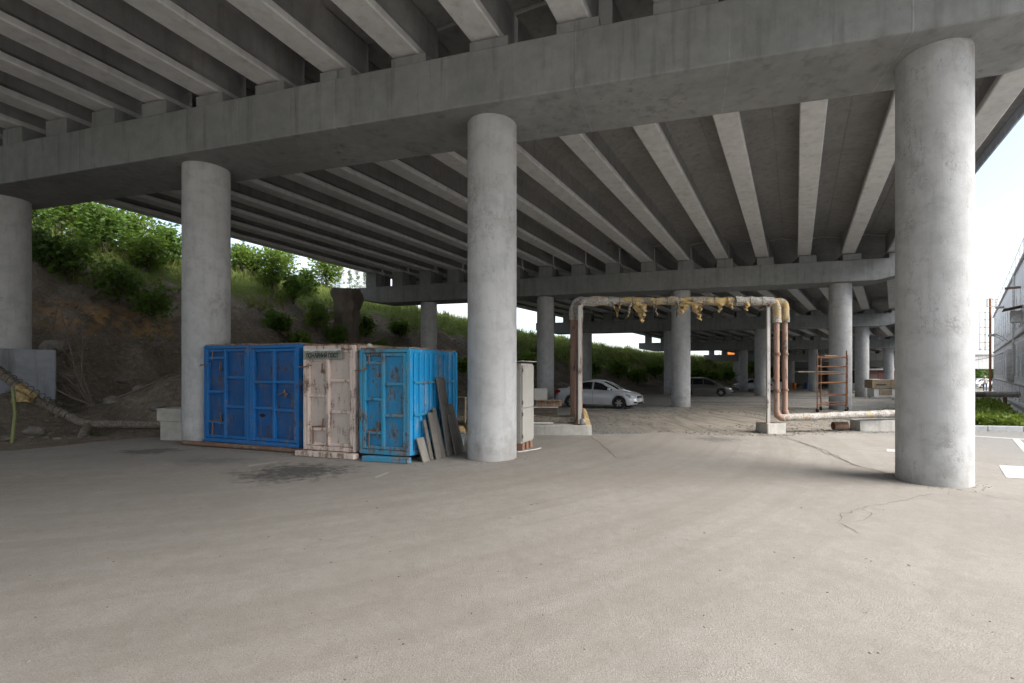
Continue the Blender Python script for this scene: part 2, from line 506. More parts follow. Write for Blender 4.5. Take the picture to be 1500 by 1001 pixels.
def asphalt_mat():
    t = NT('dusty_asphalt'); p = t.pos()
    big = t.noise(p, 0.22, 5, 0.6)
    med = t.noise(p, 1.3, 6, 0.62)
    mid = t.noise(p, 16, 4, 0.6)
    agg = t.voronoi(p, 75)
    agg2 = t.noise(p, 170, 2, 0.5)
    col = t.mix(t.ramp(big, [(0.3, 0.0), (0.7, 1.0)]), (0.205, 0.190, 0.171), (0.262, 0.244, 0.221))
    col = t.mix(t.ramp(med, [(0.30, 0.5), (0.58, 0.0)]), col, (0.165, 0.15, 0.132))
    # tyre tracks: dust swept in arcs round a point left of the drive
    c = t.vmath('DISTANCE', p, (-9.0, 17.5, 0.0))
    arc = t.n.new('ShaderNodeCombineXYZ')
    t.l.new(t.math('MULTIPLY', c, 3.6), arc.inputs[0]); t.l.new(t.math('MULTIPLY', t.noise(p, 0.3, 2), 1.2), arc.inputs[1])
    trk = t.noise(arc.outputs[0], 1.0, 5, 0.65)
    zone = t.ramp(t.math('MULTIPLY', c, 0.05), [(0.38, 0.0), (0.55, 1.0), (0.82, 0.9), (0.98, 0.25)])
    col = t.mix(t.math('MULTIPLY', t.ramp(trk, [(0.44, 0.0), (0.60, 0.4)]), zone), col, (0.175, 0.156, 0.133))
    mot = t.noise(p, 7.0, 7, 0.75)
    col = t.mix(t.ramp(mot, [(0.36, 0.25), (0.52, 0.0)]), col, (0.15, 0.135, 0.117))
    col = t.mix(t.ramp(mot, [(0.55, 0.0), (0.70, 0.16)]), col, (0.36, 0.335, 0.30))
    # oil and damp stains with shapes of their own
    wob = t.math('MULTIPLY', t.math('SUBTRACT', t.noise(p, 1.6, 5, 0.65), 0.5), 1.0)
    pw = t.n.new('ShaderNodeVectorMath'); pw.operation = 'ADD'
    cw = t.n.new('ShaderNodeCombineXYZ'); t.l.new(wob, cw.inputs[0]); t.l.new(wob, cw.inputs[1])
    t.l.new(p, pw.inputs[0]); t.l.new(cw.outputs[0], pw.inputs[1]); pw = pw.outputs[0]
    brk = t.noise(p, 5.5, 8, 0.72)
    for (x, y, rx, ry, k, cc) in [(-4.4, 8.4, 1.0, 0.85, 0.93, (0.04, 0.04, 0.042)), (-6.6, 9.4, 0.9, 0.45, 0.5, (0.10, 0.10, 0.10)),
                                  (-8.8, 10.5, 0.7, 0.42, 0.8, (0.06, 0.06, 0.06)), (-9.5, 7.0, 2.6, 1.2, 0.5, (0.17, 0.14, 0.11)),
                                  (-6.5, 3.9, 2.0, 0.9, 0.3, (0.19, 0.165, 0.14)), (4.4, 12.4, 0.7, 0.55, 0.75, (0.09, 0.085, 0.08)),
                                  (0.6, 8.0, 3.4, 0.9, 0.35, (0.19, 0.165, 0.135)), (1.4, 3.6, 1.3, 0.35, 0.28, (0.2, 0.18, 0.16))]:
        sh = t.math('ADD', t.spot(pw, (x, y, 0), (rx * 1.25, ry * 1.25, 50), 0.1, 1.3), t.math('MULTIPLY', t.math('SUBTRACT', brk, 0.5), 2.2))
        col = t.mix(t.math('MULTIPLY', t.ramp(sh, [(0.34, 0.0), (0.80, 1.0)]), k), col, cc)
    # outside the deck the yard is cleaner grey asphalt
    edge = t.vmath('DOT_PRODUCT', p, (0.80, -0.60 * 0.35, 0))
    out = t.ramp(t.math('MULTIPLY', t.math('ADD', edge, t.math('MULTIPLY', wob, 0.3)), 0.05), [(0.22, 0.0), (0.33, 1.0)])
    col = t.mix(t.math('MULTIPLY', out, 0.75), col, (0.20, 0.198, 0.194))
    sp = t.ramp(t.noise(p, 70, 3, 0.6), [(0.55, 0.0), (0.66, 1.0)])
    col = t.mix(t.math('MULTIPLY', sp, 0.62), col, (0.12, 0.11, 0.097))
    sp2 = t.ramp(t.noise(p, 120, 2, 0.5), [(0.60, 0.0), (0.70, 1.0)])
    col = t.mix(t.math('MULTIPLY', sp2, 0.45), col, (0.46, 0.435, 0.395))
    col = t.mix(t.ramp(mid, [(0.35, 0.22), (0.6, 0.0)]), col, (0.2, 0.18, 0.155))
    col = t.mix(1.0, col, (1.34, 1.34, 1.335), 'MULTIPLY')
    h = t.math('ADD', t.math('MULTIPLY', t.noise(p, 95, 4, 0.7), 1.0), t.math('MULTIPLY', agg2, 0.5))
    h = t.math('ADD', h, t.math('MULTIPLY', t.math('MULTIPLY', agg, 0.5), t.ramp(med, [(0.4, 0.0), (0.6, 1.0)])))
    n = t.bump(h, 0.55, 0.011)
    n = t.bump(med, 0.25, 0.05, n)
    return t.done(col, 0.92, 0, n, 0.2)


def gravel_mat():
    t = NT('gravel_and_dirt'); p = t.pos()
    v = t.voronoi(p, 16, out='Color'); d = t.voronoi(p, 16)
    v2 = t.voronoi(p, 34)
    g = t.n.new('ShaderNodeSeparateColor'); t.l.new(v, g.inputs[0])
    st = t.mix(g.outputs[0], (0.13, 0.135, 0.13), (0.40, 0.40, 0.38))
    st = t.mix(t.ramp(d, [(0.30, 0.0), (0.60, 0.8)]), st, (0.09, 0.085, 0.08))
    dirt = t.mix(t.noise(p, 2.5, 6), (0.19, 0.165, 0.135), (0.34, 0.305, 0.255))
    m = t.math('ADD', t.math('MULTIPLY', t.noise(p, 0.28, 4), 0.75), t.math('MULTIPLY', t.noise(p, 2.2, 6, 0.7), 0.25))
    # the wheel-worn drive runs along the deck and is dusty
    c = t.vmath('DISTANCE', p, (-26.0, 38.0, 0.0))
    drive = t.spot(p, (7.0, 18.0, 0), (5.5, 9.5, 50), 0.3, 1.3)
    m = t.math('ADD', m, t.math('MULTIPLY', drive, 0.16))
    fac = t.ramp(m, [(0.47, 0.0), (0.60, 1.0)])
    trk = t.noise(t.mapping(p, (3.0, 0.35, 1), (0, 0, radians(28))), 1.0, 5, 0.6)
    dirt = t.mix(t.ramp(trk, [(0.45, 0.0), (0.62, 0.6)]), dirt, (0.13, 0.115, 0.095))
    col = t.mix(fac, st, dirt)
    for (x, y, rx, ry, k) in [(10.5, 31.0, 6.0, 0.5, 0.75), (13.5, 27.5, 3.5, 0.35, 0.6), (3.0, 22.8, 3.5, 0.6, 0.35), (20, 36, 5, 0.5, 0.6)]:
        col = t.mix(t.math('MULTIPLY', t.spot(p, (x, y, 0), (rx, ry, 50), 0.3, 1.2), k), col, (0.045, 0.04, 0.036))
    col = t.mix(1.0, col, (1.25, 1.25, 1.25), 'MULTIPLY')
    h = t.math('ADD', t.math('MULTIPLY', d, -1.0), t.math('MULTIPLY', v2, -0.5))
    n = t.bump(h, 0.7, 0.05)
    return t.done(col, 0.95, 0, n, 0.15)


def soil_mat():
    t = NT('dark_soil'); p = t.pos()
    n1 = t.noise(p, 0.9, 7, 0.65); n2 = t.noise(p, 6, 6, 0.65); n3 = t.noise(p, 30, 3, 0.6)
    col = t.mix(t.ramp(n1, [(0.3, 0.0), (0.7, 1.0)]), (0.125, 0.107, 0.088), (0.22, 0.19, 0.158))
    col = t.mix(t.ramp(n2, [(0.40, 0.5), (0.6, 0.0)]), col, (0.09, 0.075, 0.06))
    # ochre clay bared in the cut bank
    clay = t.math('MULTIPLY', t.spot(p, (-17.0, 18.9, 3.8), (3.6, 3.0, 0.75), 0.35, 1.15), t.ramp(t.noise(p, 2.2, 5, 0.6), [(0.42, 0.0), (0.60, 0.85)]))
    col = t.mix(clay, col, (0.40, 0.235, 0.095))
    peb = t.ramp(t.voronoi(p, 9), [(0.13, 1.0), (0.2, 0.0)])
    col = t.mix(t.math('MULTIPLY', peb, t.ramp(n2, [(0.48, 0.0), (0.56, 0.7)])), col, (0.38, 0.34, 0.30))
    # grass sod: by slope, away from the deck's dry shadow
    nz = t.n.new('ShaderNodeSeparateXYZ'); t.l.new(p, nz.inputs[0])
    at_ = t.n.new('ShaderNodeAttribute'); at_.attribute_name = 'sod'
    sod = t.math('ADD', at_.outputs['Fac'], t.math('MULTIPLY', t.math('SUBTRACT', n1, 0.5), 0.8))
    col = t.mix(t.ramp(sod, [(0.42, 0.0), (0.62, 1.0)]), col, t.mix(n2, (0.05, 0.075, 0.018), (0.13, 0.16, 0.05)))
    col = t.mix(1.0, col, (1.4, 1.38, 1.34), 'MULTIPLY')
    h = t.math('ADD', t.math('MULTIPLY', n2, 1.0), t.math('MULTIPLY', n3, 0.4))
    return t.done(col, 0.97, 0, t.bump(h, 1.0, 0.10), 0.1)


MT['asphalt'] = asphalt_mat()
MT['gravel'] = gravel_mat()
MT['soil'] = soil_mat()


def leaf_mat(name, c1, c2, trans=0.45):
    t = NT(name); p = t.pos()
    i = t.n.new('ShaderNodeObjectInfo')
    c1, c2 = tuple(x * 1.2 for x in c1), tuple(x * 1.2 for x in c2)
    n = t.noise(p, 1.6, 3, 0.6); n2 = t.noise(p, 17, 2, 0.5)
    col = t.mix(t.ramp(n, [(0.3, 0.0), (0.7, 1.0)]), c1, c2)
    col = t.mix(t.ramp(n2, [(0.35, 0.45), (0.65, 0.0)]), col, tuple(x * 0.5 for x in c1))
    t.put(t.b.inputs['Base Color'], col); t.b.inputs['Roughness'].default_value = 0.55
    t.b.inputs['Specular IOR Level'].default_value = 0.3
    tr = t.n.new('ShaderNodeBsdfTranslucent')
    t.l.new(t.mix(0.5, col, (0.16, 0.24, 0.02)), tr.inputs['Color'])
    mx = t.n.new('ShaderNodeMixShader'); mx.inputs[0].default_value = trans
    t.l.new(t.b.outputs[0], mx.inputs[1]); t.l.new(tr.outputs[0], mx.inputs[2])
    t.l.new(mx.outputs[0], t.out.inputs[0])
    return t.m


MT['leaf'] = leaf_mat('shrub_leaf', (0.075, 0.15, 0.028), (0.13, 0.21, 0.045), 0.5)
MT['leaf_bright'] = leaf_mat('bright_leaf', (0.11, 0.19, 0.03), (0.18, 0.25, 0.055), 0.55)
MT['leaf_dark'] = leaf_mat('dark_leaf', (0.05, 0.10, 0.028), (0.085, 0.145, 0.04), 0.45)
MT['grass'] = leaf_mat('grass_blade', (0.16, 0.205, 0.045), (0.27, 0.28, 0.10))
MT['weed'] = leaf_mat('weed_leaf', (0.15, 0.23, 0.035), (0.26, 0.31, 0.07))
MT['bark'] = plain('bark', (0.09, 0.075, 0.06), 0.95, scale=14, bump=0.6)
MT['twig'] = plain('dry_twig', (0.17, 0.14, 0.115), 0.95, scale=14)

# ================================================================== SETTING
# ---- ground: one sheet to the horizon
xs = [-3000, -800, -200, -80, -40, -20, 0, 20, 40, 80, 200, 800, 3000]
ys = [-3000, -600, -100, -30, 0, 16, 30, 50, 70, 100, 200, 700, 3500]
mb = MB()
mb.grid([[(x, y, ground_z(y) - 0.02) for x in xs] for y in ys])
g = mb.build('ground', MT['gravel'], fix=False)
tag(g, kind='structure')
if g.data.polygons[0].normal.z < 0: g.data.flip_normals()

# ---- asphalt yard, ragged far edge
mb = MB()
far = []
k = 260
for i in range(k + 1):
    x = -26 + i * (43.0 / k)
    if x < -9.0: yb = 14.3
    elif x < -2.5: yb = 13.2
    elif x < 11.6: yb = float(np.interp(x, [-2.5, 1.2, 3.0, 5.6, 7.4, 11.6], [13.4, 13.4, 13.6, 13.1, 13.4, 13.9]))
    else: yb = 14.05
    if x < 11.6:
        yb += 0.9 * float(fbm(x * 0.9, 3.3, 4, 21)) + 0.35 * float(fbm(x * 5, 8.1, 3, 5))
    far.append((x, yb))
rows = []
for t_ in np.linspace(0, 1, 14):
    rows.append([(x, -30 + (yb + 30) * t_, 0.0) for x, yb in far])
mb.grid(rows)
a = mb.build('asphalt_yard', MT['asphalt'])
tag(a, kind='structure')
if a.data.polygons[0].normal.z < 0: a.data.flip_normals()

# ---- cracks in the asphalt (real narrow grooves of dark filler, 4 mm proud sheet)
MT['crack'] = plain('crack_dirt', (0.13, 0.115, 0.10), 0.95)


def ribbon(name, pts, w, z=0.004, mat='crack', jitter=0.03, parent=None):
    P = [Vector((x, y, 0)) for x, y in pts]
    fine = []
    for i in range(len(P) - 1):
        m = max(2, int((P[i + 1] - P[i]).length / 0.05))
        for j in range(m):
            t = j / m
            p = P[i].lerp(P[i + 1], t)
            fine.append(p)
    fine.append(P[-1])
    L, R = [], []
    for i, p in enumerate(fine):
        d = fine[min(i + 1, len(fine) - 1)] - fine[max(i - 1, 0)]
        n = Vector((-d.y, d.x, 0)).normalized()
        o = n * (float(fbm(p.x * 4, p.y * 4, 4, 31)) * jitter * 6)
        ww = w * (0.35 + 1.2 * float(vnoise(p.x * 9, p.y * 9, 4)))
        if i in (0, len(fine) - 1): ww *= 0.1
        L.append((p.x + o.x + n.x * ww, p.y + o.y + n.y * ww, z)); R.append((p.x + o.x - n.x * ww, p.y + o.y - n.y * ww, z))
    mb = MB(); mb.grid([R, L])
    o = mb.build(name, MT[mat], parent)
    if o.data.polygons[0].normal.z < 0: o.data.flip_normals()
    return o


def gp(x, y):
    d = EYE * 700 / (y - 545)
    return ((x - 800) / 700 * d, d)


for pts in [[(1135, 637), (1190, 655), (1250, 681), (1308, 697)],
            [(1150, 640), (1210, 661), (1258, 684)],
            [(866, 640), (893, 662), (905, 671), (930, 672)],
            [(1225, 765), (1230, 752), (1262, 745), (1300, 737), (1335, 730), (1370, 724)],
            [(1262, 745), (1277, 752), (1271, 762), (1250, 766)],
            [(1225, 765), (1250, 775), (1262, 783)],
            [(1420, 719), (1450, 728), (1480, 732), (1530, 740)]]:
    ribbon('crack', [gp(*p) for p in pts], 0.004 if pts[0][1] > 700 else 0.011, parent=a)

# ---- embankment
ss = np.concatenate([np.arange(13.0, 36, 0.26), np.arange(36, 60, 1.5), np.array([60, 75, 100, 140, 220])])
qs = np.concatenate([np.arange(-14, 40, 0.26), np.arange(40, 112, 0.8)])
V = np.zeros((len(qs), len(ss), 3)); sod = np.zeros((len(qs), len(ss)))
for i, q in enumerate(qs):
    for j, s in enumerate(ss):
        x, y = from_sq(s, q)
        z = bank_z(x, y)
        if s < 17: z -= 0.1
        V[i, j] = (x, y, z)
        edge = float(np.interp(q, [0, 20, 27, 34, 45, 100], [29.6, 29.2, 29.0, 27.6, 25.6, 24.4]))
        sod[i, j] = min(max((s - edge) / 2.0 + 0.5, 0), 1)
me = bpy.data.meshes.new('embankment')
nq, ns = len(qs), len(ss)
idx = np.arange(nq * ns).reshape(nq, ns)
F = np.stack([idx[:-1, :-1], idx[:-1, 1:], idx[1:, 1:], idx[1:, :-1]], -1).reshape(-1, 4)
me.from_pydata(V.reshape(-1, 3).tolist(), [], F.tolist())
at_ = me.attributes.new('sod', 'FLOAT', 'POINT')
at_.data.foreach_set('value', sod.reshape(-1).astype(np.float32))
bank = link('embankment', me, MT['soil'], smooth=180)
if bank.data.polygons[0].normal.z < 0: bank.data.flip_normals()
tag(bank, kind='structure')


def bank_h(x, y):
    return bank_z(x, y)


# ---- overpass
over = thing('overpass', (DP[1][0], DP[1][1], 0), 'grey concrete overpass on round columns with long parallel girders over the yard', 'overpass')


def plinth_h(i, s):
    if i <= 1:
        return float(np.interp(s, [-3.2, 9, 14, 17, 21, 24.5, 28], [0.28, 0.20, 0.25, 0.42, 0.45, 0.62, 0.72]))
    return 0.27 + 0.0225 * (s + 2.2)


GIRDERS = [[7.4 + 1.71 * k for k in range(-5, 12)]] + [[-2.21 + 1.92 * k for k in range(16)]] * 5
COL_S = [0.0, 7.64, 15.28, 22.92]


def cappt(i, s, off=0.0, z=0.0):
    p = Vector((DP[i][0], DP[i][1], 0)) - U * s + NRM * off
    return Vector((p.x, p.y, z))


girder_sec = [  # half outline (y, z) from bottom centre outwards and up
    (0.0, 0.0), (0.27, 0.0), (0.295, 0.025), (0.295, 0.15), (0.20, 0.22), (0.12, 0.30), (0.085, 0.42),
    (0.08, 0.80), (0.11, 0.90), (0.22, 0.97), (0.60, 1.03), (0.96, 1.07), (0.96, 1.18)]


def girder_ring(p, side, endk, half):
    ring = []
    for (y, z) in girder_sec:
        if 0.20 < z < 0.96 and endk > 0: y = y + (0.27 - y) * endk if y < 0.27 else y
        y = min(y, half)
        ring.append(p + side * y + Vector((0, 0, z)))
    for (y, z) in reversed(girder_sec[1:]):
        if 0.20 < z < 0.96 and endk > 0: y = y + (0.27 - y) * endk if y < 0.27 else y
        y = min(y, half)
        ring.append(p - side * y + Vector((0, 0, z)))
    return ring


for i in range(len(DP)):
    # cap beam with tapered ends
    z0, z1 = CAPZ[i], CAPZ[i] + CAPH
    sL, sR = 27.75, -2.95
    rings = []
    for s, lift in [(sR, 0.38), (sR + 1.6, 0.0), (7.0, 0), (14.0, 0), (21, 0), (sL - 1.9, 0.0), (sL, 0.34)]:
        rings.append([cappt(i, s, -CAPW / 2, z0 + lift), cappt(i, s, CAPW / 2, z0 + lift), cappt(i, s, CAPW / 2, z1), cappt(i, s, -CAPW / 2, z1)])
    mb = MB(); mb.loft(rings)
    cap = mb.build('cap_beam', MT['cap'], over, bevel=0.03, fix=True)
    for ci, s in enumerate(COL_S):
        c = cappt(i, s)
        zb = min(bank_h(c.x, c.y), ground_z(c.y)) - 0.5
        if i == 1 and ci == 3: zb = 2.3
        mb = MB()
        zs = [zb + (z0 + 0.02 - zb) * t for t in (0, 0.15, 0.3, 0.5, 0.7, 0.85, 1)]
        mb.loft([[Vector((c.x + 0.5 * cos(2 * pi * j / 48), c.y + 0.5 * sin(2 * pi * j / 48), z)) for j in range(48)] for z in zs])
        mb.build('column', MT['column'], cap, smooth=40)
    for off in (-0.45, 0.45):
        if (i == 0 and off < 0) or (i == len(DP) - 1 and off > 0): continue
        for s in GIRDERS[i - 1 if off < 0 else i]:
            h = plinth_h(i, s)
            c = cappt(i, s, off, z1 + h / 2 - 0.015)
            mb = MB(); mb.box(c, (0.78, 0.66, h), math.atan2(U.y, U.x))
            mb.build('plinth', MT['cap'], cap, bevel=0.012, segs=1)

for i in range(len(DP) - 1):
    a0 = Vector((DP[i][0], DP[i][1], 0)); a1 = Vector((DP[i + 1][0], DP[i + 1][1], 0))
    dirv = (a1 - a0).normalized()
    side = U.copy()                                   # sections cut parallel to the caps
    # deck slab with kerb and parapet
    rings = []
    sl, sr = 27.65, -3.45
    for j, off in ((i, 0.02), (i + 1, -0.02)):
        zt = lambda s: CAPZ[j] + CAPH + plinth_h(j, s) + 1.20
        base = Vector((DP[j][0], DP[j][1], 0)) + dirv * off
        P = lambda s, dz: Vector((base.x - U.x * s, base.y - U.y * s, zt(s) + dz))
        und = [P(v, -0.006) for v in (26.7, 24.5, 21, 17, 14, 9, 3)]
        top = [P(v, 0.18) for v in (3, 9, 14, 17, 21, 24.5)]
        rings.append([P(sl, -0.10), P(sl - 0.3, -0.10)] + und + [P(sr + 0.95, -0.006), P(sr + 0.35, -0.10), P(sr, -0.10),
                      P(sr, 0.35), P(sr + 0.3, 0.35), P(sr + 0.35, 0.18)] + top + [P(sl - 0.35, 0.18), P(sl - 0.3, 0.35), P(sl, 0.35)])
    mb = MB(); mb.loft(rings)
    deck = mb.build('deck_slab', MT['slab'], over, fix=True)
    for s in GIRDERS[i]:
        p0 = cappt(i, s, 0.0, CAPZ[i] + CAPH + plinth_h(i, s)) ; p1 = cappt(i + 1, s, 0.0, CAPZ[i + 1] + CAPH + plinth_h(i + 1, s))
        d = (p1 - p0).normalized(); L = (p1 - p0).length
        mb = MB()
        st = [(0.06, 1), (1.05, 1), (1.16, 0.85), (1.27, 0.45), (1.36, 0.12), (1.42, 0)]
        st = st + [(L - a, b) for a, b in reversed(st)]
        mb.loft([girder_ring(p0 + d * a, side, b, 0.852 if i == 0 else 0.957) for a, b in st])
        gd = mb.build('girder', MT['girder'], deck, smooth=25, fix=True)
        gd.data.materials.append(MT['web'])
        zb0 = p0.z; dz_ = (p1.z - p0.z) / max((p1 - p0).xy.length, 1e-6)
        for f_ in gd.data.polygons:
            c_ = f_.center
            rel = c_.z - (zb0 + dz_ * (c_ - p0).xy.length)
            if rel > 0.17 and len(f_.vertices) == 4: f_.material_index = 1  # all above the bottom flange gets the concrete with shade in its colour
    # steel cornice along both edges
    for sE in (sr - 0.03, sl + 0.03):
        rr_ = []
        for j, off in ((i, 0.04), (i + 1, -0.04)):
            base = Vector((DP[j][0], DP[j][1], 0)) + dirv * off
            zt_ = CAPZ[j] + CAPH + plinth_h(j, sE) + 1.20
            rr_.append([Vector((base.x - U.x * (sE + o_), base.y - U.y * (sE + o_), zt_ + dz)) for o_, dz in ((-0.025, -0.42), (0.025, -0.42), (0.025, 0.42), (-0.025, 0.42))])
        mb = MB(); mb.loft(rr_); mb.build('cornice', MT['cornice'], deck, fix=True)
    # steel drain stubs under the deck
    if i in (0, 1, 2):
        for (ga, fr) in [((3, 0.10), (10, 0.55), (6, 0.7))[k] for k in range(3)]:
            s = GIRDERS[i][ga] + 0.62
            p = cappt(i, s, 0, CAPZ[i] + CAPH + plinth_h(i, s)) .lerp(cappt(i + 1, s, 0, CAPZ[i + 1] + CAPH + plinth_h(i + 1, s)), fr)
            mb = MB(); mb.tube([p + Vector((0, 0, 1.1)), p + Vector((0, 0, 0.55))], 0.07, 10)
            mb.build('drain_pipe', MT['rust'], deck, smooth=40)

# abutment wall closing the far end
mb = MB()
pa, pb = cappt(6, 29, 0.9), cappt(6, -4, 0.9)
mid = (pa + pb) / 2
mb.box((mid.x, mid.y, 2.0), ((pa - pb).length, 0.6, 6.2), math.atan2(U.y, U.x))
tag(mb.build('abutment_wall', MT['slab'], bevel=0.03), 'dark concrete abutment wall closing the far end under the overpass', 'wall')

# concrete pedestal under the column in the bank
pA = cappt(1, 22.92)
mb = MB()
mb.box((pA.x, pA.y, 1.38), (1.93, 1.93, 2.04), radians(48.6))
tag(mb.build('pedestal', MT['pedestal'], bevel=0.05), 'dark grey concrete pedestal under the column in the dirt bank', 'pedestal')

# ================================================================== CONTAINERS
MT['blue'] = painted_rust('blue_paint', (0.004, 0.085, 0.27), (0.008, 0.058, 0.17), (0.11, 0.075, 0.05), 0.6, bare=(0.13, 0.13, 0.13), fade=0.2)
MT['blue_frame'] = painted_rust('blue_frame_paint', (0.005, 0.135, 0.39), (0.008, 0.105, 0.30), (0.12, 0.09, 0.075), 0.42, fade=0.15)
MT['pink'] = painted_rust('faded_pink_paint', (0.50, 0.40, 0.355), (0.45, 0.42, 0.375), (0.22, 0.12, 0.06), 0.45, bare=(0.33, 0.28, 0.25))
MT['pink_frame'] = painted_rust('cream_pink_frame', (0.62, 0.50, 0.44), (0.56, 0.47, 0.42), (0.22, 0.11, 0.055), 0.66)
MT['turq'] = painted_rust('turquoise_paint', (0.006, 0.21, 0.42), (0.012, 0.18, 0.36), (0.09, 0.07, 0.05), 0.66, scale=1.5, bare=(0.16, 0.19, 0.2))
MT['turq_frame'] = painted_rust('turquoise_frame', (0.012, 0.25, 0.44), (0.04, 0.22, 0.34), (0.14, 0.085, 0.05), 0.66)
MT['turq_side'] = painted_rust('turquoise_side', (0.008, 0.255, 0.52), (0.012, 0.23, 0.48), (0.16, 0.15, 0.14), 0.34, bare=(0.34, 0.33, 0.3))
MT['rust_roof'] = painted_rust('rusty_roof', (0.22, 0.13, 0.08), (0.28, 0.19, 0.13), amount=0.7)
MT['white_paint'] = painted_rust('chipped_white_paint', (0.60, 0.59, 0.56), (0.66, 0.65, 0.62), (0.22, 0.17, 0.12), 0.15)


def container(name, label, origin, ang, w, d, h, mats, layout, sidewall=None):
    body_m, frame_m = mats
    t = local_thing(name, origin, label, 'container', 'steel containers in a row', rz=ang)
    # shell behind the door plane
    mb = MB(); mb.box((w / 2, d / 2 + 0.04, h / 2), (w - 0.02, d - 0.08, h - 0.03))
    body = mb.build('shell', body_m if sidewall is None else sidewall, t, bevel=0.01)
    mb = MB(); mb.box((w / 2, d / 2 + 0.01, h - 0.008), (w + 0.01, d - 0.02, 0.03)); mb.build('roof', MT['rust_roof'], t, bevel=0.006)
    fw = 0.065
    for (x0, x1, z0, z1, nm) in [(0, fw, 0, h - 0.025, 'corner_post'), (w - fw, w, 0, h - 0.025, 'corner_post'), (fw, w - fw, 0, 0.09, 'bottom_rail'), (fw, w - fw, h - 0.10, h - 0.025, 'top_rail')]:
        mb = MB(); mb.box(((x0 + x1) / 2, 0.045, (z0 + z1) / 2), (x1 - x0, 0.13, z1 - z0)); mb.build(nm, frame_m, t, bevel=0.008)
    # door leaf: stiles and rails over pressed panels
    dx0, dx1, dz0, dz1 = fw + 0.012, w - fw - 0.012, 0.10, h - 0.11
    W, H = dx1 - dx0, dz1 - dz0
    mb = MB(); mb.box(((dx0 + dx1) / 2, 0.065, (dz0 + dz1) / 2), (W, 0.02, H))
    door = mb.build('door', body_m, t)
    st = layout['stiles']
    for sx in st:
        mb = MB(); x = dx0 + sx * W
        x = min(max(x, dx0 + 0.03), dx1 - 0.03)
        mb.box((x, 0.022, (dz0 + dz1) / 2), (0.07, 0.075, H)); mb.build('stile', frame_m, door, bevel=0.012)
    for z in (dz0 + 0.03, dz1 - 0.03):
        mb = MB(); mb.box(((dx0 + dx1) / 2, 0.030, z), (W - 0.14, 0.055, 0.065)); mb.build('rail', frame_m, door, bevel=0.01)
    for bay, zs in enumerate(layout['rails']):
        xa, xb = dx0 + st[bay] * W + 0.03, dx0 + st[bay + 1] * W - 0.03
        xa = max(xa, dx0 + 0.06); xb = min(xb, dx1 - 0.06)
        for zf in zs:
            z = dz1 - zf * H
            mb = MB(); mb.box(((xa + xb) / 2, 0.028, z), (xb - xa, 0.06, 0.06)); mb.build('rail', frame_m, door, bevel=0.008)
    # slightly dished panels between them: dents
    for sx, zf in layout['hinges']:
        mb = MB(); z = dz1 - zf * H; x = dx0 + sx * W
        mb.tube([(x, 0.0, z - 0.09), (x, 0.0, z + 0.09)], 0.022, 10)
        hg = mb.build('hinge', frame_m, door, smooth=40)
        mb = MB(); mb.box((x - 0.05 if sx > 0.5 else x + 0.05, 0.008, z), (0.11, 0.012, 0.10)); mb.build('hinge_leaf', frame_m, hg, bevel=0.003)
    for rod in layout['rods']:
        mb = MB(); mb.tube([(dx0 + a * W, 0.005, dz1 - b * H) for a, b in rod], 0.015, 8)
        mb.build('latch_rod', MT['rust'] if layout.get('rusty') else frame_m, door, smooth=40)
    for a, b in layout['hooks']:
        x, z = dx0 + a * W, dz1 - b * H
        mb = MB()
        mb.tube([(x, 0.0, z), (x - 0.02, -0.05, z + 0.02), (x - 0.05, -0.09, z - 0.02), (x - 0.22, -0.10, z - 0.03)], 0.013, 8)
        mb.build('handle', MT['rust'], door, smooth=40)
    for a, b in layout.get('locks', []):
        x, z = dx0 + a * W, dz1 - b * H
        mb = MB(); mb.box((x, 0.005, z - 0.05), (0.06, 0.03, 0.07)); lk = mb.build('padlock', MT['rust'], door, bevel=0.01)
        mb = MB(); mb.tube([(x, 0.005, z + 0.12), (x, 0.0, z + 0.02), (x, 0.005, z - 0.03)], 0.012, 8); mb.build('shackle', MT['rust'], lk, smooth=40)
    return t


LAY1 = dict(stiles=[0.0, 0.47, 1.0], rails=[[0.10, 0.48, 0.83], [0.32, 0.645]], hinges=[(1.01, 0.14), (1.01, 0.84)],
            rods=[[(0.14, 0.0), (0.14, 0.12)], [(0.14, 0.80), (0.14, 0.99)], [(0.12, 0.81), (0.38, 0.80)], [(0.34, 0.85), (0.36, 0.72)]],
            hooks=[(0.10, 0.165)], locks=[(0.34, 0.2)], rusty=True)
LAY2 = dict(stiles=[0.0, 0.5, 1.0], rails=[[0.36, 0.645], [0.36, 0.66]], hinges=[(-0.01, 0.16), (-0.01, 0.82), (1.01, 0.16), (1.01, 0.83)],
            rods=[[(0.58, 0.50), (0.72, 0.47), (0.80, 0.49)], [(0.72, 0.44), (0.76, 0.52)]], hooks=[], rusty=True)
A1 = radians(-21.66)
u1 = Vector((cos(A1), sin(A1), 0))
ob = Vector((-8.09, 11.32, 0.12))
ca = container('container', 'narrow dark blue steel container touching the round column', ob, A1, 1.515, 2.1, 2.27, (MT['blue'], MT['blue_frame']), LAY1)
ob2 = ob + u1 * 1.535
cb = container('container', 'dark blue steel container between the other blue one and the pink one', ob2, A1, 1.50, 2.1, 2.25, (MT['blue'], MT['blue_frame']), LAY2)
A2 = radians(-18.7)
cp = container('container', 'faded pink steel container carrying the fire post sign', Vector((-5.12, 10.1, 0.12)), A2, 1.34, 2.0, 2.2, (MT['pink'], MT['pink_frame']), LAY1)
A3 = radians(-19)
ct = container('container', 'bright turquoise steel container with flaking paint and boards leaning on it', Vector((-3.74, 9.6, 0.12)), A3, 1.17, 1.78, 2.11, (MT['turq'], MT['turq_frame']), LAY1, MT['turq_side'])
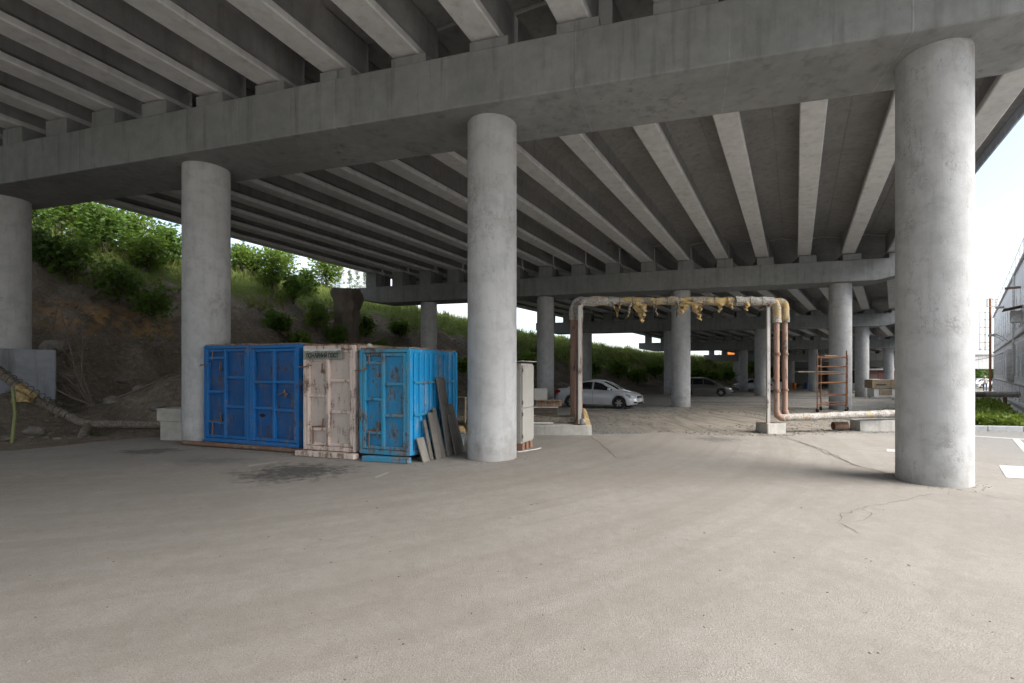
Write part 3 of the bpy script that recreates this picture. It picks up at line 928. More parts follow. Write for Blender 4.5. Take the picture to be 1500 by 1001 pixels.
# torn hole in the plain blue door
mb = MB()
mb.add([(0.33 + 0.09 * cos(a) * (1 + 0.3 * sin(3 * a)), 0.052, 0.64 + 0.05 * sin(a) * (1.2 if sin(a) > 0 else 0.5)) for a in np.linspace(0, 2 * pi, 15)[:-1]], [tuple(range(14))])
mb.build('torn_hole', MT['dark'], cb)
# ribbed side of the turquoise container
for kx in range(9):
    y = 0.17 + kx * 0.185
    mb = MB(); mb.box((1.17 + 0.006, y, 1.05), (0.036, 0.085, 1.92)); mb.build('rib', MT['turq_side'], ct, bevel=0.018)
for z in (1.42, 0.78):
    mb = MB(); mb.box((1.17 + 0.028, 0.89, z), (0.03, 1.55, 0.05)); mb.build('side_strap', MT['turq_frame'], ct, bevel=0.006)
for y in (0.03, 1.75):
    mb = MB(); mb.box((1.17 + 0.004, y, 1.04), (0.05, 0.09, 2.06)); mb.build('corner_post', MT['turq_side'], ct, bevel=0.01)
mb = MB(); mb.box((1.17 + 0.006, 0.89, 0.05), (0.05, 1.6, 0.1)); mb.build('side_rail', MT['turq_side'], ct, bevel=0.01)

# fire post sign on the pink container
sg = local_thing('sign_board', Vector((-5.12, 10.1, 0.12)), 'grey board lettered with the fire post notice, fixed to the pink container', 'sign', rz=A2)
MT['sign_grey'] = plain('sign_grey', (0.24, 0.25, 0.215), 0.7)
MT['sign_white'] = plain('sign_white', (0.62, 0.62, 0.60), 0.7)
MT['ink'] = plain('sign_ink', (0.03, 0.03, 0.03), 0.7)
mb = MB(); mb.box((0.51, -0.012, 1.985), (1.0, 0.018, 0.20)); mb.build('board', MT['sign_grey'], sg, bevel=0.003)
mb = MB()
top = [(0.03 + 0.96 * i / 24, -0.0235, 2.075 + 0.018 * sin(i * 0.9) * (i % 3) / 3) for i in range(25)]
mb.grid([[(x, y, 2.115 - 0.01 * (x)) for x, y, z in top], [(x, y, z - 0.012) for x, y, z in top]])
mb.build('white_strip', MT['sign_white'], sg)
cu = bpy.data.curves.new('lettering', 'FONT'); cu.body = 'ПОЖАРНЫЙ ПОСТ'; cu.size = 0.125; cu.extrude = 0.001; cu.offset = 0.004; cu.align_x = 'CENTER'; cu.align_y = 'CENTER'; cu.space_character = 0.94
tmp = bpy.data.objects.new('lettering_tmp', cu); COL.objects.link(tmp)
dg = bpy.context.evaluated_depsgraph_get()
tm = bpy.data.meshes.new_from_object(tmp.evaluated_get(dg))
bpy.data.objects.remove(tmp)
wd = max(v.co.x for v in tm.vertices) - min(v.co.x for v in tm.vertices)
kx = 0.84 / wd
tm.transform(Matrix.Translation((0.50, -0.024, 1.965)) @ Matrix.Rotation(pi / 2, 4, 'X') @ Matrix.Diagonal((kx, 1, 1, 1)))
tm.materials.clear()
lo = link('lettering', tm, MT['ink'], sg)

# sill pipe and timber blocks the containers stand on
mb = MB()
p0 = Vector(gp(268, 652) + (0.06,)); p1 = Vector(gp(445, 665) + (0.06,))
mb.tube([p0, p0.lerp(p1, 0.35), p1], 0.055, 12); mb.build('rusty_pipe', MT['rust'], None, smooth=40)
tag(bpy.context.scene.objects['rusty_pipe'], 'long brown rusty pipe lying along the foot of the blue containers', 'pipe')
mb = MB()
c = Vector((-4.5, 9.78, 0.06)); mb.box(c, (1.5, 0.16, 0.105), A2); tag(mb.build('sill_beam', MT['pink_frame'], None, bevel=0.015), 'rusty cream sill beam under the pink container', 'beam')
mb = MB(); c = Vector((-3.1, 9.27, 0.055)); mb.box(c, (1.02, 0.14, 0.10), radians(-16)); tag(mb.build('sill_beam', MT['turq_frame'], None, bevel=0.012), 'flaking turquoise sill beam under the turquoise container', 'beam')
for nm, (cx, cy, a_, ln), lab in [('sleeper', (-6.95, 12.1, A1, 2.9), 'timber sleeper under the blue containers'), ('sleeper', (-4.15, 10.9, A2, 1.2), 'timber sleeper under the pink container'), ('sleeper', (-2.9, 10.4, A3, 1.0), 'timber sleeper under the turquoise container')]:
    mb = MB(); mb.box((cx, cy, 0.058), (ln, 0.2, 0.115), a_); tag(mb.build(nm, MT['bark'], None, bevel=0.01), lab, 'sleeper')
rk = bmesh.new(); bmesh.ops.create_icosphere(rk, subdivisions=2, radius=0.06)
for v in rk.verts: v.co *= 1 + 0.5 * float(fbm(v.co.x * 20 + 3, v.co.y * 20 + v.co.z * 17, 3, 2))
me = bpy.data.meshes.new('stone'); rk.to_mesh(me); rk.free()
me.transform(Matrix.Translation(Vector((-3.62, 9.8, 2.27))))
tag(link('stone', me, MT['old_concrete'], None), 'small stone lying on the roof edge of the turquoise container', 'stone')

# slate boards leaning on the turquoise side
MT['slate'] = plain('grey_slate_board', (0.14, 0.13, 0.117), 0.9, var=0.25, scale=3, bump=0.3)
MT['slate_pale'] = plain('pale_slate_board', (0.24, 0.225, 0.20), 0.9, var=0.2, scale=5, bump=0.3)
wall0 = Vector((-2.634, 9.219, 0)) + Vector((0.9455, -0.3256, 0)) * 0.06
wdir = Vector((0.3256, 0.9455, 0)); wn_ = Vector((0.9455, -0.3256, 0))
for (t0, t1, h, ob_, ot, th, m, lab) in [
        (0.10, 0.36, 0.46, 0.16, 0.02, 0.03, 'slate_pale', 'short pale board leaning in front of the grey boards'),
        (0.32, 0.43, 0.80, 0.18, 0.02, 0.03, 'slate', 'narrow grey board leaning next to the short pale one'),
        (0.44, 0.68, 0.93, 0.24, 0.05, 0.03, 'slate', 'knee high grey board third from the container corner'),
        (0.64, 0.78, 1.02, 0.26, 0.03, 0.025, 'slate', 'narrow grey board just left of the tallest one'),
        (0.80, 1.12, 1.64, 0.28, 0.03, 0.03, 'slate', 'tallest grey board leaning on the turquoise container'),
        (1.10, 1.46, 1.06, 0.32, 0.04, 0.03, 'slate', 'wide grey board behind the tallest one'),
        (0.96, 1.22, 0.86, 0.38, 0.20, 0.025, 'slate', 'wide grey board standing before the tallest board foot')]:
    b0 = wall0 + wdir * t0 + wn_ * ob_; b1 = wall0 + wdir * t1 + wn_ * ob_
    tp0 = wall0 + wdir * (t0 - 0.02) + wn_ * ot + Vector((0, 0, h)); tp1 = wall0 + wdir * (t1 - 0.04) + wn_ * ot + Vector((0, 0, h * 0.99))
    th_ = wn_ * th
    mb = MB(); mb.add([b0, b1, tp1, tp0, b0 + th_, b1 + th_, tp1 + th_, tp0 + th_], [(0, 1, 2, 3), (7, 6, 5, 4), (0, 4, 5, 1), (1, 5, 6, 2), (2, 6, 7, 3), (3, 7, 4, 0)])
    tag(mb.build('board', MT[m], None, bevel=0.005, fix=True), lab, 'board', 'boards leaning on the turquoise container')

# bucket
MT['bucket'] = plain('pale_blue_plastic', (0.30, 0.38, 0.44), 0.5)
bk = thing('bucket', (-2.02, 11.15, 0), 'pale blue plastic bucket behind the leaning boards', 'bucket')
mb = MB()
mb.loft([[Vector((-2.02 + r * cos(2 * pi * j / 20), 11.15 + r * sin(2 * pi * j / 20), z)) for j in range(20)] for r, z in [(0.10, 0.01), (0.135, 0.30), (0.145, 0.30), (0.145, 0.32), (0.128, 0.32), (0.095, 0.03)]])
mb.build('pail', MT['bucket'], bk, smooth=35)
mb = MB(); mb.tube([(-2.02 + 0.145 * cos(a), 11.15 - 0.05 - 0.06 * sin(a), 0.3 - 0.12 * sin(a)) for a in np.linspace(0, pi, 12)], 0.005, 6); mb.build('bail', MT['grey_steel'], bk)

# ================================================================== CABINET, STACK, STAKE
MT['cab_white'] = painted_rust('cabinet_paint', (0.34, 0.325, 0.295), (0.40, 0.385, 0.35), (0.2, 0.12, 0.07), 0.22)
MT['brick'] = plain('brick', (0.30, 0.17, 0.11), 0.9, scale=10, bump=0.5)
kd = Vector((0.37, 0.93, 0)).normalized(); kl = Vector((-0.93, 0.37, 0)).normalized()
k0 = Vector((-0.55, 10.55, 0.16))
cabn = thing('electric_cabinet', k0 - Vector((0, 0, 0.16)), 'pale grey sheet metal cabinet on bricks behind the middle column', 'cabinet')
kc = k0 + kd * 0.34 + kl * 0.3
ka = math.atan2(kd.y, kd.x)
mb = MB(); mb.box((kc.x, kc.y, 0.16 + 0.89), (0.66, 0.58, 1.78), ka); mb.build('body', MT['cab_white'], cabn, bevel=0.008)
rot = Matrix.Rotation(ka, 3, 'Z') @ Matrix.Rotation(radians(-4), 3, 'X')
mb = MB(); mb.box((kc.x, kc.y, 1.965), (0.80, 0.72, 0.02), rot=rot); mb.build('roof_plate', MT['cab_white'], cabn, bevel=0.004)
for z0, z1 in ((0.20, 0.93), (0.95, 1.90)):
    f = k0 + kd * 0.34 - kl * 0.012
    mb = MB(); mb.box((f.x, f.y, (z0 + z1) / 2), (0.62, 0.02, z1 - z0), ka); dr = mb.build('door', MT['cab_white'], cabn, bevel=0.005)
    for z in (z0 + 0.12, z1 - 0.12):
        e = k0 + kd * 0.03 - kl * 0.025
        mb = MB(); mb.tube([(e.x, e.y, z - 0.04), (e.x, e.y, z + 0.04)], 0.012, 8); mb.build('hinge', MT['rust'], dr)
for i_ in range(3):
    e = k0 + kd * (0.12 + 0.22 * i_) + kl * 0.12
    mb = MB(); mb.box((e.x, e.y, 0.08), (0.12, 0.25, 0.155), ka)
    mb.build('brick_foot', MT['brick'], cabn, bevel=0.006)
mb = MB(); mb.tube([(-0.62, 10.3, 0.02), (-0.2, 10.65, 0.03), (-0.12, 10.8, 0.03)], 0.012, 6)
tag(mb.build('plastic_strip', MT['sign_white'], None), 'thin white plastic strip lying at the cabinet foot', 'strip')

MT['wood'] = plain('weathered_wood', (0.30, 0.24, 0.17), 0.9, scale=9, bump=0.5)
MT['wood_dark'] = plain('dark_wood', (0.11, 0.09, 0.07), 0.9, scale=9, bump=0.5)
zb = ground_z(19)
cr = thing('crate', (0.0, 19.2, zb), 'dark wooden crate with a pale lid carrying bricks', 'crate')
for i_ in range(3):
    mb = MB(); mb.box((-0.05, 18.95, zb + 0.08 + i_ * 0.115), (1.0, 0.03, 0.1)); mb.build('slat', MT['wood_dark'], cr, bevel=0.004)
mb = MB(); mb.box((-0.05, 19.3, zb + 0.19), (0.96, 0.62, 0.34)); mb.build('box', MT['wood_dark'], cr, bevel=0.006)
mb = MB(); mb.box((-0.05, 19.27, zb + 0.385), (1.06, 0.76, 0.03)); mb.build('lid', MT['sign_white'], cr, bevel=0.004)
pal = thing('pallet', (0.1, 19.3, zb + 0.4), 'small wooden pallet of bricks lying on the crate', 'pallet')
for i_ in range(9):
    mb = MB(); mb.box((-0.36 + i_ * 0.115, 19.05, zb + 0.52), (0.1, 0.1, 0.2 + 0.02 * (i_ % 2)), 0.05 * (i_ % 3)); mb.build('brick', MT['brick'] if i_ % 3 else MT['wood'], pal, bevel=0.006)
mb = MB(); mb.box((0.1, 19.32, zb + 0.51), (1.05, 0.42, 0.2)); mb.build('load', MT['wood_dark'], pal, bevel=0.02)
for i_ in range(6):
    mb = MB(); mb.box((-0.33 + i_ * 0.17, 19.2, zb + 0.645), (0.14, 0.6, 0.03), 0.03 * ((i_ % 3) - 1)); mb.build('plank', MT['wood'], pal, bevel=0.004)
rot = Matrix.Rotation(radians(-12), 3, 'X')
mb = MB(); mb.box((-0.22, 19.1, zb + 0.90), (0.52, 0.02, 0.46), rot=rot)
wp = mb.build('metal_panel', MT['cab_white'], None, bevel=0.004); tag(wp, 'white perforated metal panel leaning upright on the brick pallet', 'panel')
for x in (-0.40, -0.22, -0.05):
    mb = MB(); mb.tube([(x, 19.125, zb + 0.73), (x, 19.11, zb + 0.735)], 0.016, 8); mb.build('bolt_hole', MT['dark'], wp)

MT['foam'] = plain('yellow_foam', (0.40, 0.29, 0.14), 0.95, var=0.45, scale=12, bump=0.8)
stv = thing('wooden_stake', (-2.25, 13.3, 0), 'wooden stake with a cross bar between the turquoise container and the column', 'stake')
mb = MB(); mb.tube([(-2.27, 13.3, -0.05), (-2.25, 13.3, 1.05)], 0.035, 8); mb.build('post', MT['wood'], stv)
mb = MB(); mb.tube([(-2.7, 13.32, 1.06), (-1.8, 13.3, 1.02)], 0.02, 8); mb.build('cross_bar', MT['wood'], stv)


def lump(name, c, r, mat, parent=None, sx=1, sy=1, sz=1, seed=0, amp=0.6, sub=3):
    bm = bmesh.new(); bmesh.ops.create_icosphere(bm, subdivisions=sub, radius=1.0)
    for v in bm.verts:
        n = 1 + amp * float(fbm(v.co.x * 1.6 + seed * 7.1, v.co.y * 1.6 + v.co.z * 1.9, 4, seed))
        v.co = Vector((v.co.x * r * sx * n + c[0], v.co.y * r * sy * n + c[1], v.co.z * r * sz * n + c[2]))
    me = bpy.data.meshes.new(name); bm.to_mesh(me); bm.free()
    return link(name, me, mat, parent, smooth=180 if sub > 2 else None)


tag(lump('foam_lump', (-2.05, 13.1, 0.28), 0.17, MT['foam'], seed=3, sz=0.9), 'round yellow foam lump beside the wooden stake foot', 'foam')
tag(lump('foam_lump', (-2.35, 13.0, 0.14), 0.17, MT['foam'], seed=5, sz=0.85), 'pointed yellow foam lump lying before the wooden stake', 'foam')

# ================================================================== HEATING PIPES AND GANTRY
def wrap_mat(name, c1, c2, yellow=0.0):
    t = NT(name); p = t.pos()
    n = t.noise(p, 5, 6, 0.65, 0.6); n2 = t.noise(p, 22, 4, 0.6)
    col = t.mix(t.ramp(n, [(0.35, 0.0), (0.65, 1.0)]), c1, c2)
    col = t.mix(t.ramp(n2, [(0.38, 0.7), (0.55, 0.0)]), col, tuple(x * 0.35 for x in c1))
    if yellow > 0:
        col = t.mix(t.ramp(t.noise(p, 2.3, 5, 0.6), [(0.60 - yellow * 0.2, 0.0), (0.68 - yellow * 0.2, 0.9)]), col, (0.46, 0.32, 0.12))
    h = t.math('ADD', n, t.math('MULTIPLY', n2, 0.5))
    return t.done(col, 0.8, 0, t.bump(h, 0.9, 0.03), 0.3)


MT['wrap'] = wrap_mat('torn_wrap', (0.20, 0.17, 0.125), (0.42, 0.37, 0.29), 0.62)
MT['wrap_grey'] = wrap_mat('grey_wrap', (0.16, 0.14, 0.115), (0.25, 0.215, 0.175), 0.0)
MT['wrap_white'] = wrap_mat('pale_wrap', (0.33, 0.305, 0.27), (0.52, 0.49, 0.45), 0.12)
MT['wire'] = plain('wire', (0.06, 0.055, 0.05), 0.7)


def lumpy(path, r, seed=0, amp=0.35, n=14, step=0.09):
    P = [Vector(p) for p in path]; fine = []
    for i in range(len(P) - 1):
        m = max(2, int((P[i + 1] - P[i]).length / step))
        fine += [P[i].lerp(P[i + 1], j / m) for j in range(m)]
    fine.append(P[-1])
    mb = MB(); mb.tube(fine, r, n)
    for k_, v in enumerate(mb.v):
        ring = k_ // n
        c = fine[min(ring, len(fine) - 1)]
        d = Vector(v) - c
        f = 1 + amp * float(fbm((v[0] + v[1]) * 3.1 + seed, v[2] * 3.1 + (v[0] - v[1]) * 1.3, 4, seed)) * 1.5
        mb.v[k_] = tuple(c + d * f)
    return mb


gan = thing('pipe_gantry', (0.95, 13.9, 0), 'pair of rusty heating pipes rising into a square arch wrapped in torn insulation', 'pipes')
YG = 13.9
bend = lambda c, r, a0, a1, n=7: [(c[0] + r * cos(a), c[1], c[2] + r * sin(a)) for a in np.linspace(a0, a1, n)]
for k_, (xl, xr, zt, dy) in enumerate([(0.80, 7.00, 3.82, 0.11), (0.95, 6.65, 3.79, -0.11)]):
    y = YG + dy
    mb = MB(); mb.tube([(xl, y, 0.30), (xl, y, zt - 0.45)], 0.098, 16); mb.build('riser', MT['rust_pipe'], gan, smooth=40)
    mb = MB(); mb.tube([(xr, y, 0.50), (xr, y, zt - 0.4)], 0.076, 16); rr = mb.build('riser', MT['rust_pipe'], gan, smooth=40)
    for zz in (2.25, 1.2):
        mb = MB(); mb.tube([(xr, y, zz - 0.03 * k_), (xr, y, zz + 0.05)], 0.105, 14); mb.build('clamp', MT['rust'], rr, smooth=40)
    path = [(xl, y, zt - 0.55)] + [(xl + 0.22 - 0.22 * cos(a), y, zt - 0.22 + 0.22 * sin(a)) for a in np.linspace(0, pi / 2, 6)] + [(xl + 1.2, y, zt)]
    lumpy(path, 0.125, 4 + k_, 0.75).build('elbow_wrap', MT['wrap_white'], gan, smooth=60)
    path = [(xl + 1.1, y, zt), (xr - 1.1, y, zt)]
    lumpy(path, 0.108, 8 + k_, 0.9, step=0.06).build('top_pipe', MT['wrap'], gan, smooth=60)
    path = [(xr - 1.2, y, zt)] + [(xr - 0.2 + 0.2 * sin(a), y, zt - 0.2 + 0.2 * cos(a)) for a in np.linspace(0, pi / 2, 6)] + [(xr, y, zt - 0.62)]
    lumpy(path, 0.112, 14 + k_, 0.7).build('elbow_wrap', MT['wrap_white'] if k_ else MT['wrap'], gan, smooth=60)
    for x in np.arange(xl + 0.5, xr - 0.3, 0.34):
        mb = MB(); yy = y
        mb.tube([(x + 0.02 * sin(5 * x), yy + 0.118 * cos(a), zt + 0.118 * sin(a)) for a in np.linspace(0, 2 * pi, 17)], 0.008, 5, cap=False); mb.build('binding_wire', MT['wire'], gan)
    # low run away to the right, wrapped and tied in pale cushions
    z = 0.42
    path = [(xr, y, 0.62), (xr + 0.02, y, 0.5), (xr + 0.12, y, z + 0.01), (xr + 0.3, y, z)]
    mb = MB(); mb.tube(path, 0.095, 14); mb.build('elbow', MT['rust_pipe'], gan, smooth=60)
    path = [(xr + 0.16 + 0.155 * i_, y + 0.02 * i_, z + 0.004 * i_) for i_ in range(34)]
    mb = lumpy(path, 0.098, 20 + k_, 0.22, step=0.04)
    for j, v in enumerate(mb.v):
        ph = (v[0] - xr) / 0.44
        f = 0.86 + 0.22 * abs(sin(pi * ph)) ** 0.6
        cy, cz = y + 0.02 * (v[0] - xr - 0.25) / 0.155, z + 0.004 * (v[0] - xr - 0.25) / 0.155
        mb.v[j] = (v[0], cy + (v[1] - cy) * f, cz + (v[2] - cz) * f)
    mb.build('low_pipe', MT['wrap_white'], gan, smooth=60)
# shreds of foam hanging from the top run
for i_, (x, w, dz, m) in enumerate([(2.62, 0.30, 0.62, 'foam'), (2.78, 0.22, 0.42, 'foam'), (2.45, 0.08, 0.45, 'wrap'), (3.05, 0.05, 0.4, 'wrap'), (3.75, 0.05, 0.42, 'wrap'),
                                    (4.02, 0.34, 0.36, 'foam'), (4.25, 0.28, 0.52, 'foam'), (4.42, 0.12, 0.30, 'foam'), (5.05, 0.26, 0.3, 'foam'), (5.2, 0.12, 0.2, 'foam'), (5.75, 0.2, 0.25, 'foam'), (2.15, 0.04, 0.35, 'wrap'), (1.9, 0.03, 0.45, 'wrap')]):
    mb = MB(); rows = []
    for j in range(12):
        t_ = j / 11
        ww = w * (1 - 0.75 * t_) * (0.35 + 1.0 * random.random())
        cx = x + 0.16 * t_ * sin(i_ * 2.1 + 1) + 0.07 * (random.random() - 0.5)
        yy = YG - 0.29 + 0.05 * sin(5 * t_ + i_) + 0.09 * random.random()
        z_ = 3.74 - dz * t_
        rows.append([(cx - ww / 2, yy + 0.05 * random.random(), z_ + 0.04 * random.random()), (cx - ww * 0.1, yy - 0.06 * random.random(), z_ - 0.03 * random.random()), (cx + ww / 2, yy + 0.05 * random.random(), z_ + 0.05 * random.random())])
    mb.grid(rows)
    o = mb.build('insulation_shred', MT[m], gan)
    sm = o.modifiers.new('thick', 'SOLIDIFY'); sm.thickness = 0.012
# steel posts, foot plates and footings
for nm, x, y, lab_foot in (('post', 0.95, 13.55, None), ('post', 6.42, 13.82, None)):
    mb = MB(); mb.box((x, y, 1.95), (0.09, 0.09, 3.46)); po = mb.build(nm, MT['grey_steel'], gan, bevel=0.006)
    mb = MB(); mb.box((x, y, 0.275), (0.36, 0.3, 0.02), 0.2); mb.build('foot_plate', MT['rust'], po, bevel=0.003)
    mb = MB(); mb.box((x, y + 0.2, 3.66), (0.08, 0.7, 0.05)); mb.build('saddle', MT['rust'], po, bevel=0.004)
for x in (0.84, 1.06):
    mb = MB(); mb.add([(x, 13.5, 0.285), (x, 13.6, 0.285), (x + (0.10 if x < 0.95 else -0.10) , 13.55, 0.66), (x + 0.02, 13.5, 0.285), (x + 0.02, 13.6, 0.285), (x + (0.12 if x < 0.95 else -0.08), 13.55, 0.66)],
                      [(0, 1, 2), (5, 4, 3), (0, 3, 4, 1), (1, 4, 5, 2), (2, 5, 3, 0)]); mb.build('gusset', MT['rust'], gan, fix=True)


def rough_block(name, c, size, rz, mat, label, cat, seed=0, amp=0.05, group=None, cuts=5):
    bm = bmesh.new(); bmesh.ops.create_cube(bm, size=1.0)
    bmesh.ops.bevel(bm, geom=list(bm.edges), offset=0.04, segments=1, affect='EDGES')
    bmesh.ops.subdivide_edges(bm, edges=list(bm.edges), cuts=cuts, use_grid_fill=True)
    R = Matrix.Rotation(rz, 3, 'Z')
    for v in bm.verts:
        p = Vector((v.co.x * size[0], v.co.y * size[1], v.co.z * size[2]))
        n = Vector((float(fbm(p.x * 3 + seed, p.y * 3 + p.z * 2, 3, seed)), float(fbm(p.y * 3 + seed, p.z * 3 + p.x, 3, seed + 1)), float(fbm(p.z * 3 + seed, p.x * 3 - p.y, 3, seed + 2))))
        v.co = R @ (p + n * amp * 2) + Vector(c)
    me = bpy.data.meshes.new(name); bm.to_mesh(me); bm.free()
    return tag(link(name, me, mat, None, smooth=35), label, cat, group)


rough_block('concrete_footing', (0.42, 13.55, 0.12), (1.7, 0.62, 0.30), -0.02, MT['old_concrete'], 'long low concrete footing under the near pipe risers', 'footing', 1, 0.02)
rough_block('concrete_footing', (6.55, 13.95, 0.12), (0.62, 0.55, 0.31), 0.22, MT['old_concrete'], 'small square concrete footing under the slim grey post', 'footing', 2, 0.015)
rough_block('concrete_block', (10.55, 14.5, 0.12), (2.3, 0.6, 0.36), -0.03, MT['old_concrete'], 'broken concrete block beside the big right column, near the rusty stub', 'block', 3, 0.05)
st_ = thing('pipe_stub', (8.85, 14.4, 0.1), 'short wide rusty pipe stub lying on the gravel', 'pipe')
mb = MB()
ring = lambda r, x, k_: [Vector((x, 14.4 + r * cos(2 * pi * j / 24) + k_, 0.12 + r * sin(2 * pi * j / 24))) for j in range(24)]
mb.loft([ring(0.10, 8.66, 0.02), ring(0.10, 9.05, -0.02), ring(0.125, 9.05, -0.02), ring(0.125, 8.66, 0.02), ring(0.10, 8.66, 0.02)], cap=False)
mb.build('pipe_wall', MT['rust'], st_, smooth=40)
mb = MB(); mb.loft([ring(0.126, 8.9, 0), ring(0.134, 8.9, 0), ring(0.134, 8.92, 0), ring(0.126, 8.92, 0)], cap=False); mb.build('weld_band', MT['rust'], st_, smooth=40)
mb = MB(); mb.add([(1.10, 13.35, 0.29), (1.24, 13.4, 0.29), (1.12, 13.85, 0.70), (1.05, 13.85, 0.70), (1.14, 13.33, 0.24), (1.27, 13.4, 0.24), (1.18, 13.85, 0.60), (1.08, 13.87, 0.60)],
                  [(0, 1, 2, 3), (7, 6, 5, 4), (0, 4, 5, 1), (1, 5, 6, 2), (2, 6, 7, 3), (3, 7, 4, 0)])
tag(mb.build('insulation_slab', MT['foam'], None, bevel=0.01, fix=True), 'yellow slab of insulation leaning by the near pipe risers', 'insulation')
tag(lump('paper_scrap', (1.02, 13.3, 0.36), 0.09, MT['wrap_white'], seed=8), 'crumpled pale scrap at the foot of the near pipe riser', 'scrap')

# low heating pipe coming down from the bank and running behind the containers
low = thing('heating_pipe', at(130, 622, 12.8), 'grey lagged heating pipe sloping down the dirt bank and running behind the column', 'pipe')
pth = [(-19.5, 12.3, 3.1), at(-40, 515, 12.6), at(0, 545, 12.7), at(55, 588, 12.8), at(105, 611, 12.8), at(118, 618, 12.8), at(132, 621.5, 12.85), at(250, 622, 12.95), (-8.2, 13.75, 0.36), (-4, 13.85, 0.36), (0.8, 14.06, 0.36)]
lumpy(pth, 0.112, 31, 0.25).build('lagged_pipe', MT['wrap_grey'], low, smooth=60)
pth2 = [(-9.5, 14.05, 0.30), (-4, 14.15, 0.30), (0.85, 13.74, 0.34)]
lumpy(pth2, 0.12, 33, 0.2).build('return_pipe', MT['wrap_grey'], low, smooth=60)
for i_ in range(26):
    t_ = i_ / 25
    a_ = Vector(pth[2]).lerp(Vector(pth[4]), t_); d_ = (Vector(pth[4]) - Vector(pth[2])).normalized()
    x_ = d_.cross(Vector((0, 1, 0))).normalized(); y_ = d_.cross(x_)
    if i_ % 2: continue
    mb = MB(); mb.tube([a_ + (x_ * cos(b) + y_ * sin(b)) * 0.116 for b in np.linspace(0, 2 * pi, 15)], 0.009, 5, cap=False); mb.build('binding_wire', MT['wire'], low)
p_ = at(38, 577, 12.66)
lumpy([at(27, 568, 12.66), at(52, 586, 12.74)], 0.128, 35, 0.7).build('bared_foam', MT['foam'], low, smooth=60)
mb = MB()
a_, b_ = at(20, 570, 12.5), at(44, 583, 12.5)
mb.grid([[a_, a_.lerp(b_, 0.5), b_], [at(20, 579, 12.45), at(30, 586, 12.42), at(42, 588, 12.45)], [at(19, 591, 12.42), at(33, 589.5, 12.4), at(47, 590.5, 12.42)]])
o = mb.build('hanging_foam', MT['foam'], low, smooth=60); sm = o.modifiers.new('t', 'SOLIDIFY'); sm.thickness = 0.05
mb = MB(); mb.tube([at(130, 624, 12.8), at(122, 637, 12.3), at(119, 646, 12.1)], [0.10, 0.11, 0.10], 12); mb.build('pipe_branch', MT['wrap_grey'], low, smooth=60)
MT['green_post'] = painted_rust('green_yellow_post', (0.20, 0.22, 0.06), (0.12, 0.16, 0.06), (0.07, 0.05, 0.03), 0.5, scale=4)
mb = MB(); mb.tube([(-12.55, 11.2, -0.1), (-12.5, 11.25, 0.75), (-12.56, 11.25, 1.4)], 0.032, 10)
tag(mb.build('marker_post', MT['green_post'], None, smooth=40), 'thin greenish yellow post at the foot of the dirt bank', 'post')

# pair of pale boxes beside the column
MT['box_white'] = plain('pale_box', (0.42, 0.40, 0.36), 0.8, var=0.15, scale=5)
for (cx, cy, cz, sx, sy, sz, lab) in [(-9.55, 12.45, 0.245, 0.62, 0.5, 0.49, 'pale box with dark marks standing beside the column, the lower of two'), (-9.58, 12.45, 0.655, 0.70, 0.55, 0.32, 'pale box lying on top of the lower box beside the column')]:
    bx = thing('box', (cx, cy, cz - sz / 2), lab, 'box', 'pale boxes beside the column')
    mb = MB(); mb.box((cx, cy, cz), (sx, sy, sz), -0.12); mb.build('case', MT['box_white'], bx, bevel=0.012)
    mb = MB(); mb.box((cx - 0.01, cy, cz + sz / 2 - 0.02), (sx + 0.012, sy + 0.012, 0.025), -0.12); mb.build('rim', MT['box_white'], bx, bevel=0.004)

# loose pale pipes on the ground behind the cabinet
MT['pvc'] = plain('pale_pipe', (0.50, 0.49, 0.46), 0.5)
for i_, (a_, b_, r) in enumerate([((-1.3, 15.9, 0.40), (0.45, 14.5, 0.28), 0.045), ((-1.5, 15.0, 0.26), (0.55, 14.45, 0.20), 0.05), ((-1.5, 14.7, 0.10), (0.5, 14.35, 0.12), 0.05), ((-1.2, 13.45, 0.31), (0.2, 13.35, 0.31), 0.035), ((-1.4, 16.4, 0.2), (0.2, 14.9, 0.35), 0.04)]):
    mb = MB(); mb.tube([a_, b_], r, 12)
    tag(mb.build('loose_pipe', MT['pvc'], None, smooth=40), ['topmost pale pipe of the heap behind the cabinet', 'second pale pipe of the heap behind the cabinet', 'lowest pale pipe of the heap behind the cabinet', 'short pale pipe lying on the concrete footing', 'rear pale pipe propped on the heap behind the cabinet'][i_], 'pipe', 'loose pale pipes')
tag(lump('tar_can', (0.35, 14.35, 0.34), 0.10, MT['dark'], seed=12, amp=0.25), 'small black lump lying on the pale pipes', 'can')

# ================================================================== SCAFFOLD
zs = ground_z(22)
sc_ = thing('scaffold_tower', (13.3, 22.1, zs), 'rusty orange scaffold tower on castors before the far column', 'scaffold')
posts = [Vector((12.2, 21.5, 0)), Vector((13.5, 21.5, 0)), Vector((13.05, 22.7, 0)), Vector((14.3, 22.7, 0))]
for i_, p in enumerate(posts):
    mb = MB(); mb.tube([p + Vector((0, 0, zs + 0.16)), p + Vector((0.02 * (i_ % 2), 0, zs + (2.62 if i_ != 1 else 2.78)))], 0.03, 8); mb.build('upright', MT['orange_rust'], sc_, smooth=40)
for a_, b_, zz in [(0, 1, (0.75, 1.32, 1.72, 2.05, 2.48)), (2, 3, (0.35, 0.75, 1.32, 2.05, 2.48)), (0, 2, (0.22, 2.5, 2.1)), (1, 3, (0.22, 0.7, 1.2, 1.7, 2.5, 2.1))]:
    for z in zz:
        mb = MB(); mb.tube([posts[a_] + Vector((0, 0, zs + z)), posts[b_] + Vector((0, 0, zs + z + 0.02))], 0.022, 8); mb.build('rung', MT['orange_rust'], sc_, smooth=40)
